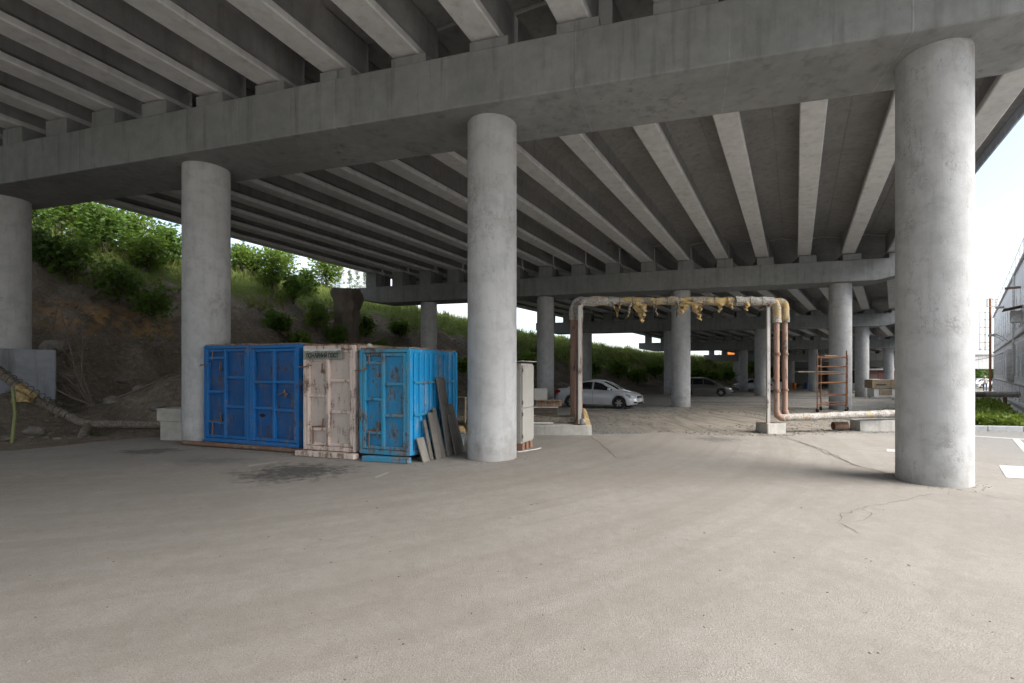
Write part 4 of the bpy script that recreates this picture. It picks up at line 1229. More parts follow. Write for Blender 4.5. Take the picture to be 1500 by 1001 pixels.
mb = MB(); mb.tube([posts[0] + Vector((0, 0, zs + 0.35)), posts[1] + Vector((0, 0, zs + 0.33))], 0.022, 8); mb.build('rung', MT['orange_rust'], sc_, smooth=40)
for p in posts:
    mb = MB(); mb.tube([p + Vector((-0.03, 0, zs + 0.085)), p + Vector((0.03, 0, zs + 0.085))], 0.085, 14); mb.build('castor', MT['rubber'], sc_, smooth=40)
for (x0, y0, x1, y1, z, lab) in [(11.3, 21.55, 13.35, 21.75, 1.83, 'middle plank of the scaffold tower'), (12.5, 21.6, 13.2, 21.9, 2.56, 'top plank of the scaffold tower')]:
    mb = MB(); c = Vector(((x0 + x1) / 2, (y0 + y1) / 2, zs + z)); mb.box(c, (sqrt((x1 - x0) ** 2 + (y1 - y0) ** 2), 0.22, 0.05), math.atan2(y1 - y0, x1 - x0))
    tag(mb.build('plank', MT['wood'], None, bevel=0.006), lab, 'plank', 'planks on the scaffold tower')

# crate on a white stand by the far column
zc = ground_z(37)
tr = thing('white_stand', (25.8, 36.8, zc), 'low white stand with a panelled front by the far column', 'stand')
mb = MB(); mb.box((25.85, 36.8, zc + 0.42), (1.75, 0.8, 0.66)); mb.build('case', MT['white_paint'], tr, bevel=0.02)
mb = MB(); mb.box((25.85, 36.39, zc + 0.46), (1.0, 0.03, 0.44)); mb.build('front_panel', MT['wood'], tr, bevel=0.006)
for x in (25.1, 26.6):
    for y in (36.5, 37.1):
        mb = MB(); mb.box((x, y, zc + 0.05), (0.1, 0.1, 0.12)); mb.build('leg', MT['white_paint'], tr)
cw = thing('wooden_crate', (25.8, 36.8, zc + 0.76), 'plywood crate with a long handle slot standing on the white stand', 'crate')
mb = MB(); mb.box((25.78, 36.8, zc + 1.10), (1.95, 0.9, 0.66)); mb.build('case', MT['wood'], cw, bevel=0.01)
mb = MB(); mb.box((25.5, 36.345, zc + 1.03), (0.75, 0.02, 0.07)); mb.build('handle_slot', MT['dark'], cw)
for x in (24.87, 26.3):
    mb = MB(); mb.box((x, 36.34, zc + 1.10), (0.14, 0.03, 0.66)); mb.build('batten', MT['foam'] if x < 25 else MT['wood'], cw, bevel=0.004)
# ================================================================== CARS
def car_paint(name, c, metal=0.5, rough=0.35, dirt=0.35):
    t = NT(name); p = t.pos(True)
    n = t.noise(p, 3, 5, 0.6)
    sep = t.n.new('ShaderNodeSeparateXYZ'); t.l.new(p, sep.inputs[0])
    low = t.ramp(sep.outputs[2], [(0.2, 1.0), (0.75, 0.0)])
    d = t.math('MULTIPLY', low, t.ramp(n, [(0.3, 1.0), (0.75, 0.3)]))
    f = t.math('MULTIPLY', d, dirt)
    col = t.mix(f, c, (0.22, 0.195, 0.165))
    t.put(t.b.inputs['Coat Weight'], 0.5)
    return t.done(col, t.mix(f, (rough,) * 3, (0.85,) * 3), metal, None, 0.5)


MT['silver'] = car_paint('silver_car_paint', (0.62, 0.64, 0.67), 0.35)
MT['dust_grey'] = car_paint('dusty_grey_car_paint', (0.11, 0.107, 0.10), 0.2, 0.55, 0.6)
MT['white_car'] = car_paint('white_car_paint', (0.72, 0.72, 0.72), 0.0)
tg = NT('car_glass'); tg.done((0.012, 0.014, 0.016), 0.08, 0, None, 0.8); MT['glass'] = tg.m
tg = NT('lamp_lens'); tg.done((0.55, 0.57, 0.6), 0.15, 0.3, None, 0.8); MT['lens'] = tg.m
tg = NT('red_lens'); tg.done((0.35, 0.008, 0.012), 0.2, 0, None, 0.7); MT['redlens'] = tg.m
MT['alloy'] = plain('alloy', (0.42, 0.40, 0.37), 0.45, 0.6, obj=True)
MT['plate'] = plain('number_plate', (0.62, 0.60, 0.58), 0.5, obj=True)
MT['trim'] = plain('black_trim', (0.02, 0.02, 0.022), 0.6, obj=True)

STY = {
    'sedan': dict(L=4.45, W=1.76, top=[(-2.22, 0.72), (-2.12, 0.96), (-1.55, 1.02), (-0.9, 0.97), (0.9, 0.93), (1.2, 0.935), (1.75, 0.83), (2.05, 0.72), (2.2, 0.58), (2.225, 0.46)],
                  roof=[(-1.62, 1.03), (-1.25, 1.25), (-0.85, 1.40), (-0.35, 1.46), (0.1, 1.45), (0.40, 1.385), (0.75, 1.22), (1.25, 0.955)], wins=[(-1.28, -0.12), (-0.02, 0.98)], ws=(0.44, 1.18), rw=(-1.5, -0.92), wb=(-1.28, 1.36), wr=0.315),
    'wagon': dict(L=4.6, W=1.80, top=[(-2.3, 0.75), (-2.24, 1.0), (-1.5, 1.03), (-0.6, 1.0), (1.0, 0.97), (1.3, 0.97), (1.85, 0.84), (2.15, 0.70), (2.28, 0.55), (2.3, 0.45)],
                  roof=[(-2.2, 1.05), (-2.0, 1.35), (-1.75, 1.52), (-0.9, 1.60), (0.0, 1.59), (0.4, 1.50), (0.8, 1.30), (1.42, 0.98)], wins=[(-1.9, -0.98), (-0.9, -0.08), (0.0, 1.08)], ws=(0.46, 1.35), rw=(-2.12, -1.80), wb=(-1.35, 1.42), wr=0.325),
}


def make_car(label, loc, ang, style, paint, plate=True):
    S = STY[style]; L, W = S['L'], S['W']; hw0 = W / 2
    t = local_thing('parked_car', loc, label, 'car', 'cars parked under the overpass', rz=ang)
    tx, tz = zip(*S['top']); rx, rz_ = zip(*S['roof'])
    top = lambda x: float(np.interp(x, tx, tz)); roof = lambda x: float(np.interp(x, rx, rz_))
    def hw(x):
        k = abs(x) / (L / 2)
        return hw0 * (1 - 0.03 * k ** 2 - (0.22 if x > 0 else 0.15) * max(0, (k - 0.72) / 0.28) ** 2.2)
    R = S['wr'] + 0.055; wz = S['wr']
    def bot(x):
        b = 0.20 + 0.06 * max(0, (abs(x) / (L / 2) - 0.85) / 0.15)
        for wx in S['wb']:
            d = R * R - (x - wx) ** 2
            if d > 0: b = max(b, wz + sqrt(d))
        return b
    xs_ = sorted(set(list(np.linspace(-L / 2, L / 2, 70)) + [wx + R * cos(a) for wx in S['wb'] for a in np.linspace(0, pi, 15)]))
    rings = []
    for x in xs_:
        h, b, tp = hw(x), bot(x), top(x)
        b = min(b, tp - 0.1)
        prof = [(h * 0.95, b), (h * 0.99, b + 0.05 * (tp - b)), (h, b + 0.40 * (tp - b)), (h * 0.995, b + 0.60 * (tp - b)), (h * 0.985, b + 0.66 * (tp - b)), (h * 0.965, b + 0.88 * (tp - b)), (h * 0.90, tp - 0.012), (h * 0.70, tp + 0.012), (h * 0.3, tp + 0.03)]
        rings.append([Vector((x, y, z)) for y, z in prof] + [Vector((x, -y, z)) for y, z in reversed(prof)])
    mb = MB(); mb.loft(rings)
    body = mb.build('body', paint, t, smooth=38, fix=True)
    hb = lambda x: min(hw(x) * 0.93, hw0 * 0.93)
    hr = lambda x: float(np.interp(x, [rx[0], rx[2], rx[-4], rx[-1]], [0.72, 0.62, 0.61, 0.76])) * hw0 / 0.88
    def surf(x, v):   # side of the greenhouse, v 0 belt .. 1 roof edge
        zb_, zr_ = top(x) - 0.02, max(roof(x) - 0.05, top(x) - 0.015)
        return Vector((x, hb(x) + (hr(x) - hb(x)) * v + 0.02 * sin(pi * v), zb_ + (zr_ - zb_) * v))
    rings = []
    for x in np.linspace(rx[0], rx[-1], 44):
        prof = [surf(x, v) for v in (0, 0.35, 0.7, 1.0)]
        e = prof[-1]; zr_ = max(roof(x), e.z)
        prof += [Vector((x, e.y * 0.9, e.z + (zr_ - e.z) * 0.7)), Vector((x, e.y * 0.6, zr_)), Vector((x, e.y * 0.2, zr_ + 0.012))]
        rings.append(prof + [Vector((p.x, -p.y, p.z)) for p in reversed(prof)])
    mb = MB(); mb.loft(rings); mb.build('cabin', paint, body, smooth=38, fix=True)
    for sgn in (1, -1):
        for (xa, xb) in S['wins']:
            rows = []
            for v in np.linspace(0.10, 0.90, 5):
                row = []
                for x in np.linspace(xa, xb, 12):
                    p = surf(x, v)
                    lim = roof(x) - 0.10
                    if p.z > lim: p.z = max(lim, surf(x, 0.06).z)
                    row.append(Vector((p.x, sgn * (p.y + 0.008), p.z)))
                rows.append(row)
            mb = MB(); mb.grid(rows); mb.build('side_window', MT['glass'], body, smooth=60)
        mb = MB(); x = S['wins'][-1][1] - 0.12
        mb.loft([[Vector((x + dx * s_, sgn * (hw(x) * 0.94 + dy), 1.0 + dz * s_)) for dx, dz in ((-0.07, -0.05), (0.07, -0.05), (0.08, 0.04), (-0.05, 0.07))] for dy, s_ in ((0.0, 0.5), (0.05, 1.0), (0.17, 1.0), (0.2, 0.7))])
        mb.build('mirror', paint, body, bevel=0.01, fix=True)
        for (xa, xb) in S['wins'][-2:]:
            mb = MB(); mb.box((xa + 0.16, sgn * (hw(xa) * 0.99 + 0.012), 0.80), (0.20, 0.03, 0.03)); mb.build('handle', paint, body, bevel=0.008)
            mb = MB(); mb.box((xa - 0.03, sgn * (hw(xa) * 0.995), 0.62), (0.008, 0.012, 0.56)); mb.build('door_seam', MT['trim'], body)
        # lamps
        xf = L / 2
        mb = MB(); mb.loft([[Vector((x, sgn * y0, z0)), Vector((x, sgn * y1, z0)), Vector((x, sgn * y1, z1)), Vector((x, sgn * y0, z1))] for x, y0, y1, z0, z1 in ((xf - 0.52, hw0 * 0.86, hw0 * 0.96, 0.70, 0.79), (xf - 0.25, hw0 * 0.66, hw0 * 0.945, 0.60, 0.735), (xf - 0.055, hw0 * 0.52, hw0 * 0.80, 0.555, 0.655))])
        mb.build('headlight', MT['lens'], body, bevel=0.01, fix=True)
        mb = MB(); mb.loft([[Vector((x, sgn * y0, z0)), Vector((x, sgn * y1, z0)), Vector((x, sgn * y1, z1)), Vector((x, sgn * y0, z1))] for x, y0, y1, z0, z1 in ((-xf + 0.30, hw0 * 0.90, hw0 * 0.985, 0.80, 0.92), (-xf - 0.005, hw0 * 0.60, hw0 * 0.88, 0.72, 0.94))])
        mb.build('taillight', MT['redlens'], body, bevel=0.01, fix=True)
        mb = MB(); mb.box((xf - 0.10, sgn * hw0 * 0.66, 0.36), (0.16, 0.32, 0.07), sgn * -0.45); mb.build('fog_slot', MT['trim'], body, bevel=0.015)
    # windscreen and rear window
    for (xa, xb) in (S['ws'], S['rw']):
        rows = []
        for x in np.linspace(xa, xb, 9):
            e = hr(x) * 0.86
            rows.append([Vector((x, e * k, roof(x) + 0.012 - 0.03 * abs(k) ** 3)) for k in np.linspace(-1, 1, 9)])
        mb = MB(); mb.grid(rows); o = mb.build('windscreen', MT['glass'], body, smooth=60)
    mb = MB(); mb.box((L / 2 - 0.03, 0, 0.60), (0.08, 0.78, 0.10)); gr = mb.build('grille', MT['trim'], body, bevel=0.02)
    mb = MB(); mb.box((L / 2 + 0.012, 0, 0.60), (0.02, 0.7, 0.025)); mb.build('grille_bar', MT['alloy'], gr, bevel=0.006)
    mb = MB(); mb.box((L / 2 - 0.005, 0, 0.30), (0.06, 0.95, 0.10)); mb.build('air_intake', MT['trim'], body, bevel=0.02)
    mb = MB(); mb.box((L / 2 + 0.02, 0, 0.43), (0.02, 0.50, 0.11)); mb.build('number_plate', MT['plate'], body, bevel=0.004)
    mb = MB(); mb.box((-L / 2 - 0.012, 0, 0.80), (0.02, 0.50, 0.11)); mb.build('number_plate', MT['plate'], body, bevel=0.004)
    mb = MB(); mb.box((0, 0, 0.36), (L * 0.86, W * 0.70, 0.26)); mb.build('underbody', MT['trim'], body)
    for wx in S['wb']:
        for sgn in (1, -1):
            r = S['wr']; y0 = sgn * (hw0 - 0.21)
            prof = [(r * 0.62, 0.0), (r * 0.93, 0.0), (r, 0.03), (r, 0.16), (r * 0.95, 0.195), (r * 0.64, 0.195)]
            mb = MB(); n = 28
            mb.loft([[Vector((wx + pr * cos(2 * pi * j / n), y0 + sgn * py, wz + pr * sin(2 * pi * j / n))) for j in range(n)] for pr, py in prof + prof[:1]], cap=False)
            ty = mb.build('wheel', MT['rubber'], t, smooth=35, fix=True)
            mb = MB()
            mb.loft([[Vector((wx + pr * cos(2 * pi * j / n), y0 + sgn * py, wz + pr * sin(2 * pi * j / n))) for j in range(n)] for pr, py in [(r * 0.66, 0.19), (r * 0.60, 0.19), (r * 0.56, 0.13), (0.01, 0.12)]], cap=False)
            mb.build('rim', MT['trim'], ty, smooth=35, fix=True)
            for k_ in range(6):
                a = 2 * pi * k_ / 6
                m_ = Matrix.Rotation(-a, 3, 'Y')
                mb = MB(); mb.box(Vector((wx, y0 + sgn * 0.165, wz)) + m_ @ Vector((r * 0.33, 0, 0)), (r * 0.62, 0.03, 0.075), rot=m_); mb.build('spoke', MT['alloy'], ty, bevel=0.008)
    return t


def head(dx, dy): return math.atan2(dy, dx)


make_car('silver sedan parked beyond the pipe arch, seen from its front corner', (2.84, 25.5, ground_z(25.5) - 0.02), radians(-27), 'sedan', MT['silver'])
make_car('dusty dark grey people carrier parked by the dirt bank', (14.0, 42.2, ground_z(42.2) - 0.02), radians(-24), 'wagon', MT['dust_grey'])
make_car('far silver sedan half hidden behind two columns, facing the bank', (26.3, 61.2, ground_z(61) - 0.02), radians(176), 'sedan', MT['silver'])
make_car('far light grey estate car seen from behind beyond the rusty pipes', (26.3, 54.6, ground_z(55) - 0.02), radians(68), 'wagon', MT['silver'])
make_car('white car mostly hidden behind the far column and the crate', (34.2, 49.5, ground_z(50) - 0.02), radians(-8), 'sedan', MT['white_car'])

# ================================================================== ROCKS AND DEBRIS
MT['rock'] = concrete('rubble', (0.16, 0.14, 0.118), (0.24, 0.212, 0.18), 0.2, bump=0.9, scale=3)
rlabs = 'pale rubble stone lying in the dirt bank'
for i_, (px, dep, r) in enumerate([(52, 12.3, 0.2), (150, 13.6, 0.14), (165, 14.4, 0.22), (205, 14.8, 0.16), (92, 15.6, 0.30), (80, 16.5, 0.4), (230, 13.7, 0.18), (180, 17.5, 0.2), (225, 19.5, 0.22)]):
    x = (px - 800) / 700 * dep
    z = max(bank_h(x, dep), ground_z(dep))
    o = lump('rubble_stone', (x, dep, z + r * 0.25), r, MT['rock'], None, 1.2, 0.9, 0.65, seed=40 + i_, amp=1.0, sub=2)
    tag(o, rlabs, 'stone', 'rubble stones in the dirt bank')


def scatter(name, n, place, mat, rmin, rmax, label, cat):
    """Many small stones in ONE object (nobody could count them)."""
    phi = (1 + 5 ** .5) / 2
    ico = np.array([(-1, phi, 0), (1, phi, 0), (-1, -phi, 0), (1, -phi, 0), (0, -1, phi), (0, 1, phi), (0, -1, -phi), (0, 1, -phi), (phi, 0, -1), (phi, 0, 1), (-phi, 0, -1), (-phi, 0, 1)]) / 1.9
    fc = np.array([(0, 11, 5), (0, 5, 1), (0, 1, 7), (0, 7, 10), (0, 10, 11), (1, 5, 9), (5, 11, 4), (11, 10, 2), (10, 7, 6), (7, 1, 8), (3, 9, 4), (3, 4, 2), (3, 2, 6), (3, 6, 8), (3, 8, 9), (4, 9, 5), (2, 4, 11), (6, 2, 10), (8, 6, 7), (9, 8, 1)])
    out = []
    for _ in range(n):
        p = place()
        if p is None: continue
        r = rmin + (rmax - rmin) * RNG.random() ** 3
        v = ico * (1 + 0.5 * (RNG.random((12, 1)) - 0.5)) * r * np.array([1 + 0.5 * RNG.random(), 1 + 0.3 * RNG.random(), 0.6])
        a = RNG.random() * 6.28
        R_ = np.array([[cos(a), -sin(a), 0], [sin(a), cos(a), 0], [0, 0, 1]])
        v = v @ R_.T + np.array([p[0], p[1], p[2] + r * 0.2])
        out.append(v[fc])
    me = quads_mesh(name, np.concatenate(out, 0), 3)
    return tag(link(name, me, mat), label, cat, kind='stuff')


def pl_asphalt():
    y = 2.2 + 11 * RNG.random() ** 1.3
    x = (RNG.random() * 1700 - 900) / 700 * y
    return (x, y, 0.0) if x > -12 else None


MT['pebble'] = plain('pebble', (0.20, 0.18, 0.16), 0.95, var=0.5, scale=8)
scatter('loose_pebbles', 700, pl_asphalt, MT['pebble'], 0.002, 0.010, 'tiny dark pebbles strewn over the dusty asphalt', 'pebbles')


def pl_gravel():
    y = 13.2 + 15 * RNG.random() ** 1.4
    x = -1.5 + 15 * RNG.random()
    if float(fbm(x * 0.4, y * 0.4, 3, 55)) < -0.02 + 0.12 * math.exp(-((x - 4.2) / 1.6) ** 2): return None
    return (x, y, ground_z(y) - 0.02)


MT['gravel_stone'] = plain('gravel_stone', (0.19, 0.187, 0.178), 0.95, var=0.5, scale=9)
scatter('loose_gravel', 9000, pl_gravel, MT['gravel_stone'], 0.008, 0.034, 'grey crushed gravel lying beyond the asphalt edge', 'gravel')


def pl_bank():
    q = 6 + 40 * RNG.random(); s = 18.2 + 9 * RNG.random()
    x, y = from_sq(s, q)
    return (x, y, bank_h(x, y))


scatter('bank_clods', 7000, pl_bank, MT['rock'], 0.012, 0.085, 'clods and stones crumbling down the dark dirt bank', 'clods')

# ================================================================== PLANTS
def leaf_cloud(centers, spread, size, n_per, rng, flat=0.5, aspect=0.55):
    C = np.repeat(np.asarray(centers, float), n_per, 0)
    n = len(C)
    off = rng.normal(size=(n, 3)); off /= np.linalg.norm(off, axis=1, keepdims=True) + 1e-9
    off *= (rng.random((n, 1)) ** 0.5) * np.asarray(spread)
    P = C + off
    d = rng.normal(size=(n, 3)) + off / (np.linalg.norm(off, axis=1, keepdims=True) + 1e-9) * 0.7
    d[:, 2] = d[:, 2] * flat - 0.15
    d /= np.linalg.norm(d, axis=1, keepdims=True) + 1e-9
    r = rng.normal(size=(n, 3)); sd = np.cross(d, r); sd /= np.linalg.norm(sd, axis=1, keepdims=True) + 1e-9
    up = np.cross(sd, d)
    L = size * (0.35 + 1.15 * rng.random((n, 1)))
    w = L * aspect * 0.5
    V = np.stack([P, P + d * L * 0.45 + sd * w + up * L * 0.06, P + d * L - up * L * 0.12, P + d * L * 0.45 - sd * w + up * L * 0.06], 1)
    return V


def shrub(name, label, cat, base, height, radius, mat, seed, leaves=2600, leaf=0.16, stems=4, group=None, upright=0.6, bark='bark', sparse=1.0, low=2):
    rng = np.random.default_rng(seed); rr = random.Random(seed)
    base = Vector(base)
    t = thing(name, base, label, cat, group)
    tips = []; mb = MB()
    for s_ in range(stems):
        a = 2 * pi * (s_ + rr.random() * 0.7) / stems
        lean = radius * (0.25 + 0.6 * rr.random()) * (1 - upright * 0.5)
        P = [base + Vector((0.06 * cos(a), 0.06 * sin(a), -0.25))]
        hh = height * (0.72 + 0.3 * rr.random())
        for k_ in range(1, 7):
            f = k_ / 6
            P.append(base + Vector((cos(a) * lean * f ** 1.3 + 0.10 * (rr.random() - 0.5) * height * 0.3, sin(a) * lean * f ** 1.3 + 0.10 * (rr.random() - 0.5) * height * 0.3, hh * f * 0.96)))
        r0 = 0.012 * height + 0.012
        mb.tube(P, [r0 * (1 - 0.85 * k_ / 6) for k_ in range(7)], 6)
        for k_ in range(low, 7):
            for _ in range(5):
                b = P[k_ - 1].lerp(P[k_], rr.random())
                a2 = rr.random() * 2 * pi; ln = radius * (0.25 + 0.55 * rr.random()) * (1.15 - 0.55 * k_ / 6)
                e = b + Vector((cos(a2) * ln, sin(a2) * ln, ln * (0.15 + 0.6 * rr.random())))
                m = b.lerp(e, 0.5) + Vector((0, 0, 0.06 * ln))
                mb.tube([b, m, e], [r0 * 0.3, r0 * 0.2, r0 * 0.08], 4, cap=False)
                tips += [b.lerp(e, 0.55), e, e + Vector((rr.uniform(-.1, .1), rr.uniform(-.1, .1), rr.uniform(0, .15))) * radius]
        tips.append(P[-1])
    mb.build('trunk', MT[bark], t, smooth=60)
    keep = [p for p in tips if rr.random() < sparse]
    V = leaf_cloud([tuple(p) for p in keep], (0.24 * radius + 0.04,) * 3, leaf, max(4, leaves // len(keep)), rng)
    link('crown', quads_mesh('crown', V), MT[mat], t)
    return t


def conifer(name, label, base, height, radius, mat, seed):
    rng = np.random.default_rng(seed); rr = random.Random(seed); base = Vector(base)
    t = thing(name, base, label, 'tree', 'young conifers on the crest')
    mb = MB(); mb.tube([base - Vector((0, 0, 0.2)), base + Vector((0, 0, height))], [0.03 * height / 3, 0.006], 6); tips = []
    for k_ in range(int(16 + height * 4)):
        f = 0.1 + 0.9 * k_ / (16 + height * 4)
        z = height * f; ln = radius * (1 - f) ** 0.8 * (0.7 + 0.5 * rr.random())
        a = rr.random() * 2 * pi
        b = base + Vector((0, 0, z)); e = b + Vector((cos(a) * ln, sin(a) * ln, ln * 0.35))
        mb.tube([b, e], [0.008, 0.003], 4, cap=False)
        tips += [tuple(b.lerp(e, q_)) for q_ in (0.3, 0.5, 0.7, 0.9, 1.0)]
    mb.build('trunk', MT['bark'], t)
    V = leaf_cloud(tips, (0.10,) * 3, 0.11, 12, rng, 1.0, 0.18)
    link('crown', quads_mesh('crown', V), MT[mat], t)


def on_bank(px, dep):
    x = (px - 800) / 700 * dep
    return (x, dep, bank_h(x, dep) - 0.05)


# (pixel column, depth, height, radius, material, leaves, label)
LB = [(48, 20.6, 3.6, 1.3, 'leaf', 'broad leafy shrub close behind the leftmost column'),
      (84, 21.6, 3.9, 1.4, 'leaf_bright', 'tall leafy shrub with a bare stem above the dead branches'),
      (120, 22.8, 3.4, 1.3, 'leaf_bright', 'bright leafy shrub under the thin lamp pole'),
      (154, 22.0, 3.0, 1.2, 'leaf', 'leafy shrub in the middle of the left thicket'),
      (190, 23.4, 3.3, 1.2, 'leaf_bright', 'tall shrub whose top stands against the sky in the left gap'),
      (216, 22.8, 2.4, 1.1, 'leaf_bright', 'low bright shrub left of the blue container column'),
      (248, 24.4, 2.8, 1.1, 'leaf', 'sparse topped shrub touching the edge of the second column'),
      (66, 25.0, 2.8, 1.4, 'leaf_bright', 'sunlit shrub on the crest behind the leftmost column'),
      (140, 26.0, 2.4, 1.5, 'leaf_bright', 'sunlit shrub on the crest behind the bright shrub'),
      (100, 19.2, 2.0, 1.0, 'leaf', 'waist high leafy bush above the clay cut'),
      (172, 20.0, 1.9, 1.0, 'leaf', 'waist high leafy bush in the middle of the bank top'),
      (225, 20.6, 1.6, 0.9, 'leaf', 'waist high leafy bush above the mound by the second column'),
      (62, 18.8, 1.6, 0.9, 'leaf_dark', 'low dark bush by the leftmost column'),
      (258, 17.4, 1.0, 0.6, 'leaf', 'small green bush half hidden by the second column')]
for i_, (px, dep, h, r, m, lab) in enumerate(LB):
    shrub('shrub', lab, 'shrub', on_bank(px, dep), h * (0.78 if px > 110 else 0.9), r, m, 100 + i_, leaves=2000 if h > 2.3 else 900, leaf=0.185, stems=5, group='shrubs in the left thicket', low=2, sparse=0.7)
MBS = [(398, 28.0, 2.6, 0.9, 'leaf_bright', 2600, 'tall leafy sapling in front of the sky right of the second column'),
       (430, 28.0, 1.8, 0.9, 'leaf', 1700, 'medium bush right of the tall sapling'),
       (464, 27.4, 1.7, 1.0, 'leaf_bright', 2000, 'rounded bright bush beside the earth pillar'),
       (372, 28.5, 1.5, 0.9, 'leaf_bright', 1500, 'bush on the crest left of the tall sapling'),
       (352, 27.5, 1.6, 0.9, 'leaf_bright', 1500, 'bright bush on the crest just beside the second column'),
       (415, 31.0, 2.2, 1.1, 'leaf_bright', 2000, 'bright shrub on the crest behind the tall sapling'),
       (447, 30.5, 1.7, 1.0, 'leaf', 1600, 'shrub on the crest between the sapling and the feathery shrub'),
       (492, 27.6, 1.0, 0.7, 'leaf', 900, 'small bush close to the left of the earth pillar'),
       (405, 25.0, 1.1, 0.8, 'leaf', 1000, 'small bush halfway up the bank under the tall sapling'),
       (440, 25.0, 1.0, 0.7, 'leaf_bright', 900, 'small bright bush halfway up the bank above the pink container'),
       (560, 29.5, 0.9, 0.7, 'leaf', 800, 'small bush on the bank right of the earth pillar'),
       (392, 21.0, 1.5, 0.9, 'leaf_bright', 1800, 'bright bush low on the bank above the blue containers'),
       (350, 21.0, 1.0, 0.6, 'leaf', 900, 'small bush low on the bank beside the second column'),
       (420, 23.0, 1.1, 0.7, 'leaf_dark', 1000, 'dark bush on the bank below the medium bush'),
       (535, 30.5, 1.3, 0.7, 'leaf', 900, 'small bush at the end of the second cap beam'),
       (478, 33.0, 2.6, 1.4, 'leaf_bright', 3600, 'feathery pale green shrub on the crest behind the earth pillar'),
       (640, 33.0, 0.9, 1.0, 'leaf_bright', 1200, 'low bright bush under the second cap beam'),
       (675, 34.0, 0.9, 1.0, 'leaf_bright', 1200, 'low bright bush left of the middle column'),
       (585, 33.0, 0.9, 0.9, 'leaf', 1000, 'low bush below the tapered cap end'),
       (770, 40.0, 1.4, 1.2, 'leaf_bright', 1600, 'bush on the crest right of the middle column'),
       (865, 47.0, 1.6, 1.5, 'leaf', 2200, 'dark bush behind the near pipe risers'),
       (905, 51.0, 1.8, 1.6, 'leaf_bright', 2400, 'bright bush on the slope above the silver sedan'),
       (935, 53.0, 1.4, 1.5, 'leaf_bright', 2000, 'bright bush on the slope above the sedan bonnet'),
       (958, 58.0, 1.4, 1.5, 'leaf', 1600, 'bush beside the far cap end'),
       (1020, 62.0, 2.2, 1.8, 'leaf_bright', 2400, 'bright bush right of the far middle column'),
       (1042, 66.0, 1.8, 1.8, 'leaf_bright', 2000, 'bright bush above the grey people carrier'),
       (1062, 70.0, 1.6, 1.8, 'leaf', 2000, 'bush below the farthest cap end'),
       (1102, 82.0, 2.4, 2.2, 'leaf_bright', 2000, 'bright bush seen between two far columns')]
for i_, (px, dep, h, r, m, nl, lab) in enumerate(MBS):
    shrub('shrub', lab, 'shrub', on_bank(px, dep), h, r, m, 200 + i_, leaves=int(nl * 0.6), sparse=0.75, leaf=0.19 if dep < 40 else 0.30, stems=4 if h > 1.5 else 5, group='shrubs along the embankment')
for i_, (px, dep, h, lab) in enumerate([(347, 33, 2.2, 'thin conifer sapling right beside the second column'), (497, 35.5, 2.6, 'conifer sapling leftmost in the row by the cap end'), (512, 36.5, 2.0, 'conifer sapling second in the row by the cap end'), (523, 36, 2.3, 'conifer sapling third in the row by the cap end'), (534, 37, 2.0, 'conifer sapling nearest the cap end')]):
    conifer('conifer', lab, on_bank(px, dep), h, 0.55, 'leaf_dark', 300 + i_)

# earth pillar left standing in the bank
ex, ey, ez = on_bank(508, 29)
bm = bmesh.new(); bmesh.ops.create_cube(bm, size=1.0)
bmesh.ops.subdivide_edges(bm, edges=list(bm.edges), cuts=12, use_grid_fill=True)
for v in bm.verts:
    f = v.co.z + 0.5
    p = Vector((v.co.x * (1.35 - 0.25 * (1 - f)), v.co.y * 1.2, f * 3.3 - 0.6))
    k_ = 1 + 0.9 * float(fbm(p.x * 1.5 + 3, p.z * 1.5 + p.y, 5, 77)) + 0.25 * float(fbm(p.x * 6 + 3, p.z * 6 + p.y * 5, 3, 7))
    v.co = Vector((ex + p.x * k_, ey + p.y * k_, ez + p.z + 0.2 * float(fbm(p.x * 3, p.y * 3, 3, 5))))
me = bpy.data.meshes.new('earth_pillar'); bm.to_mesh(me); bm.free()
MT['earth'] = concrete('packed_earth', (0.12, 0.10, 0.082), (0.20, 0.17, 0.14), 0.3, bump=1.0, scale=2.5)
tag(link('earth_pillar', me, MT['earth'], smooth=50), 'dark earth pillar standing out of the bank behind the containers', 'pillar')

# dead branches
def dead_bush(base, label, seed, dirs, length):
    rr = random.Random(seed); base = Vector(base)
    t = thing('dead_bush', base, label, 'branches')
    def grow(mb, p, d, ln, r, depth):
        pts = [p]; dd = d.copy()
        for k_ in range(5):
            dd = (dd + Vector((rr.uniform(-.16, .16), rr.uniform(-.16, .16), rr.uniform(-.12, .12)))).normalized()
            pts.append(pts[-1] + dd * ln / 5)
        mb.tube(pts, [r * (1 - 0.14 * k_) for k_ in range(6)], 5, cap=False)
        if depth > 0:
            for _ in range(4 if depth > 1 else 5):
                k_ = rr.randint(1, 5)
                nd = (dd + Vector((rr.uniform(-.8, .8), rr.uniform(-.8, .8), rr.uniform(-.5, .8)))).normalized()
                grow(mb, pts[k_], nd, ln * rr.uniform(0.3, 0.55), r * 0.5, depth - 1)
    for d in dirs:
        mb = MB(); grow(mb, base, Vector(d).normalized(), length * rr.uniform(0.8, 1.1), 0.032, 2)
        mb.build('branch', MT['twig'], t, smooth=60)


b_ = on_bank(145, 14.6)
dead_bush((b_[0], b_[1] - 0.2, b_[2]), 'bare grey dead branches leaning over the dirt bank by the pedestal', 5, [(-0.55, -0.1, 0.75), (-0.75, 0.1, 0.62), (-0.8, -0.2, 0.4), (-0.35, 0.2, 0.9), (-0.9, 0, 0.25), (-0.6, 0.25, 0.5)], 3.3)
b_ = on_bank(60, 12.4)
dead_bush((-17.2, 12.7, 2.6), 'bare twigs hanging before the leftmost column', 9, [(0.8, -0.1, 0.12), (0.75, -0.1, -0.15), (0.6, 0, 0.5)], 2.0)

